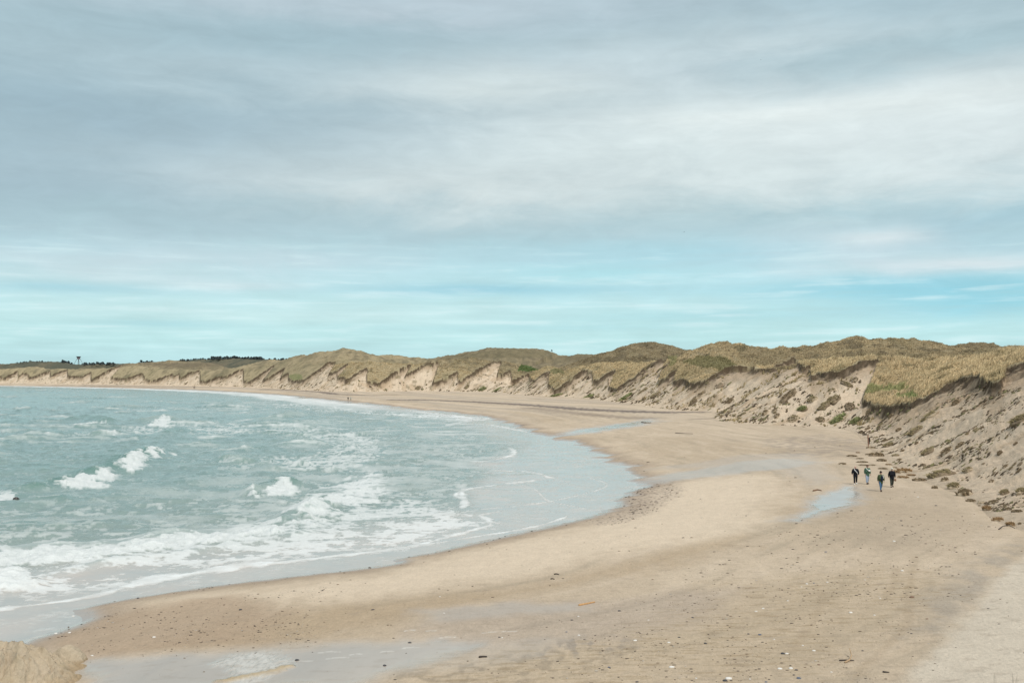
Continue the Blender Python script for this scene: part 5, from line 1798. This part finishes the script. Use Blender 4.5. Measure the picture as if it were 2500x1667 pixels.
def pebbles():
    """uncounted grit and shell bits"""
    bm = bmesh.new()
    bmesh.ops.create_icosphere(bm, subdivisions=1, radius=.5)
    bv = np.array([v.co for v in bm.verts], np.float32)
    bf = np.array([[v.index for v in f.verts] for f in bm.faces], np.int32)
    bm.free()
    area = (GD < 150) & (T_ < .3) & (S > .25) & (GU > -60) & (GU < 2560) & (VV < 1720)
    d1 = soft([(60, 1540), (240, 1500), (520, 1455), (800, 1420), (820, 1500), (700, 1590), (230, 1595)], 1.0, 1.2)
    d2 = soft([(1300, 1680), (1400, 1560), (1700, 1400), (2000, 1240), (2400, 1290), (2300, 1450), (2150, 1680)], 1.6, 2.5)
    d3 = soft([(1440, 1275), (1520, 1215), (1560, 1165), (1650, 1165), (1660, 1195), (1590, 1250), (1500, 1275)], .8, .8)
    d4 = np.exp(-((S - 1.6) / 1.2) ** 2)
    w = np.where(area, (.05 + .8 * d1 + .5 * d2 + 1.6 * d3 + .55 * d4) * np.clip(.45 + 1.5 * fbm(X / 2.4, Y / 5, 3, 261), .03, 1.6), 0) * np.clip(70 / GD, .3, 2)
    w = w * (1 - .75 * wet)
    p_ = w.ravel().astype(np.float64)
    k = rng.choice(X.size, 4000, replace=False, p=p_ / p_.sum())
    i, j = np.divmod(k, X.shape[1])
    n = len(k)
    sz = (.022 + .07 * rng.random(n) ** 4) * np.clip(GD[i, j] / 48, .8, 2.6)
    fl = np.stack([sz * rng.uniform(1, 2.2, n), sz, sz * .45], -1)
    P = np.stack([X[i, j] + rng.uniform(-.05, .05, n), Y[i, j], H[i, j] + sz * .1], -1)
    vs = P[:, None] + bv[None] * fl[:, None]
    fs = (bf[None] + (np.arange(n) * len(bv))[:, None, None]).reshape(-1, 3)
    pal = np.array([(.10, .085, .07), (.15, .12, .09), (.07, .065, .06), (.22, .16, .11), (.55, .52, .47)], np.float32)
    cc = np.repeat(pal[rng.choice(5, n, p=[.3, .28, .22, .14, .06])], len(bv), 0)
    o = mesh_obj('pebbles', vs.reshape(-1, 3), fs, [M_GRASS], {'col': cc}, smooth=False)
    tag(o, 'dark grit, pebbles and shell bits scattered over the sand', 'pebbles', kind='stuff')


pebbles()


def stick(label, pts_uv, r, mat, lift=.03, group='driftwood on the beach', name='driftwood'):
    P = []
    for u, v, *e in pts_uv:
        p, _, _ = hit(u, v)
        P.append(p + Vector((0, 0, lift + (e[0] if e else 0))))
    o0 = P[0].copy()
    rr = [r * (1.1 - .6 * k / max(1, len(P) - 1)) for k in range(len(P))]
    me = skin_mesh(name, [tuple(p - o0) for p in P], [(k, k + 1) for k in range(len(P) - 1)], rr, mat, 1)
    o = bpy.data.objects.new(name, me)
    COL.objects.link(o)
    o.location = o0
    tag(o, label, 'driftwood', group)


W_OR, W_DK, W_TN = simple_mat('orange_wood', (.50, .29, .13), .8, .2, 9), simple_mat('dark_driftwood', (.05, .04, .035), .9, .3, 9), simple_mat('pale_driftwood', (.40, .28, .17), .85, .2, 9)
stick('orange tan plank lying by the damp grey sand', [(1412, 1478), (1425, 1475.5), (1440, 1472.5), (1453, 1469.5)], .055, W_OR)
stick('thin dark stick at the edge of the grey front pool', [(1168, 1605), (1178, 1603.5), (1190, 1603.5)], .05, W_DK)
stick('curved pale root standing up from the sand near the bottom edge', [(2062, 1618), (2074, 1613, .02), (2079, 1606, .08), (2074, 1598, .22)], .032, W_TN)
stick('straight grey branch lying under the curved pale root', [(2048, 1613), (2065, 1612), (2086, 1613)], .028, W_DK)
stick('short dark stick at the bottom right on pale streaked sand', [(2154, 1640.5), (2164, 1641.5), (2172, 1642)], .03, W_DK)
stick('upper scrap of black seaweed on the smooth bright sand', [(1352, 1402), (1359, 1401), (1365, 1402.5)], .05, W_DK, .02, 'seaweed scraps', 'seaweed')
stick('lower scrap of black seaweed on the smooth bright sand', [(1344, 1413.5), (1349, 1412.5), (1354, 1414)], .04, W_DK, .02, 'seaweed scraps', 'seaweed')
stick('dark seaweed strip on the channel sand of the farther beach', [(1566, 1031), (1576, 1032.5), (1590, 1032)], .12, W_DK, .05, 'seaweed on the farther beach', 'seaweed')
stick('long dark wrack line below the middle slope', [(1648, 1057), (1670, 1058), (1692, 1059)], .07, W_DK, .03, 'seaweed on the farther beach', 'seaweed')
stick('dry twigs at the dune foot beside the ochre tussocks', [(2438, 1293), (2448, 1289, .1), (2462, 1288, .15), (2478, 1290)], .035, W_DK, .03)
stick('rusty wrack strip left of the four walkers', [(1985, 1199), (1996, 1196), (2006, 1198)], .12, simple_mat('wrack', (.17, .10, .06), .9), .02, 'seaweed on the nearer beach', 'seaweed')


def near_stems():
    for a, b, n, lb in [(2424, 2434, 3, 'left tuft of a few thin dry grass stems at the lower right corner'), (2470, 2484, 4, 'right tuft of a few thin dry grass stems at the lower right corner')]:
        vs, fs = [], []
        for q in range(n):
            p, _, _ = hit(a + (b - a) * (q + .5) / n, 1675)
            h = random.uniform(.30, .62)
            l = random.uniform(-.06, .10)
            k = len(vs)
            vs += [(p.x - .006, p.y, p.z), (p.x + .006, p.y, p.z), (p.x + l * .4 + .004, p.y, p.z + h * .6), (p.x + l * .4 - .004, p.y, p.z + h * .6), (p.x + l, p.y + .02, p.z + h)]
            fs += [(k, k + 1, k + 2), (k, k + 2, k + 3), (k + 3, k + 2, k + 4)]
        o = mesh_obj('grass_tuft', vs, fs, [M_GRASS], {'col': np.tile(C(.26, .24, .20), (len(vs), 1))}, smooth=False)
        tag(o, lb, 'grass tuft', 'dry stems in the corner')


near_stems()
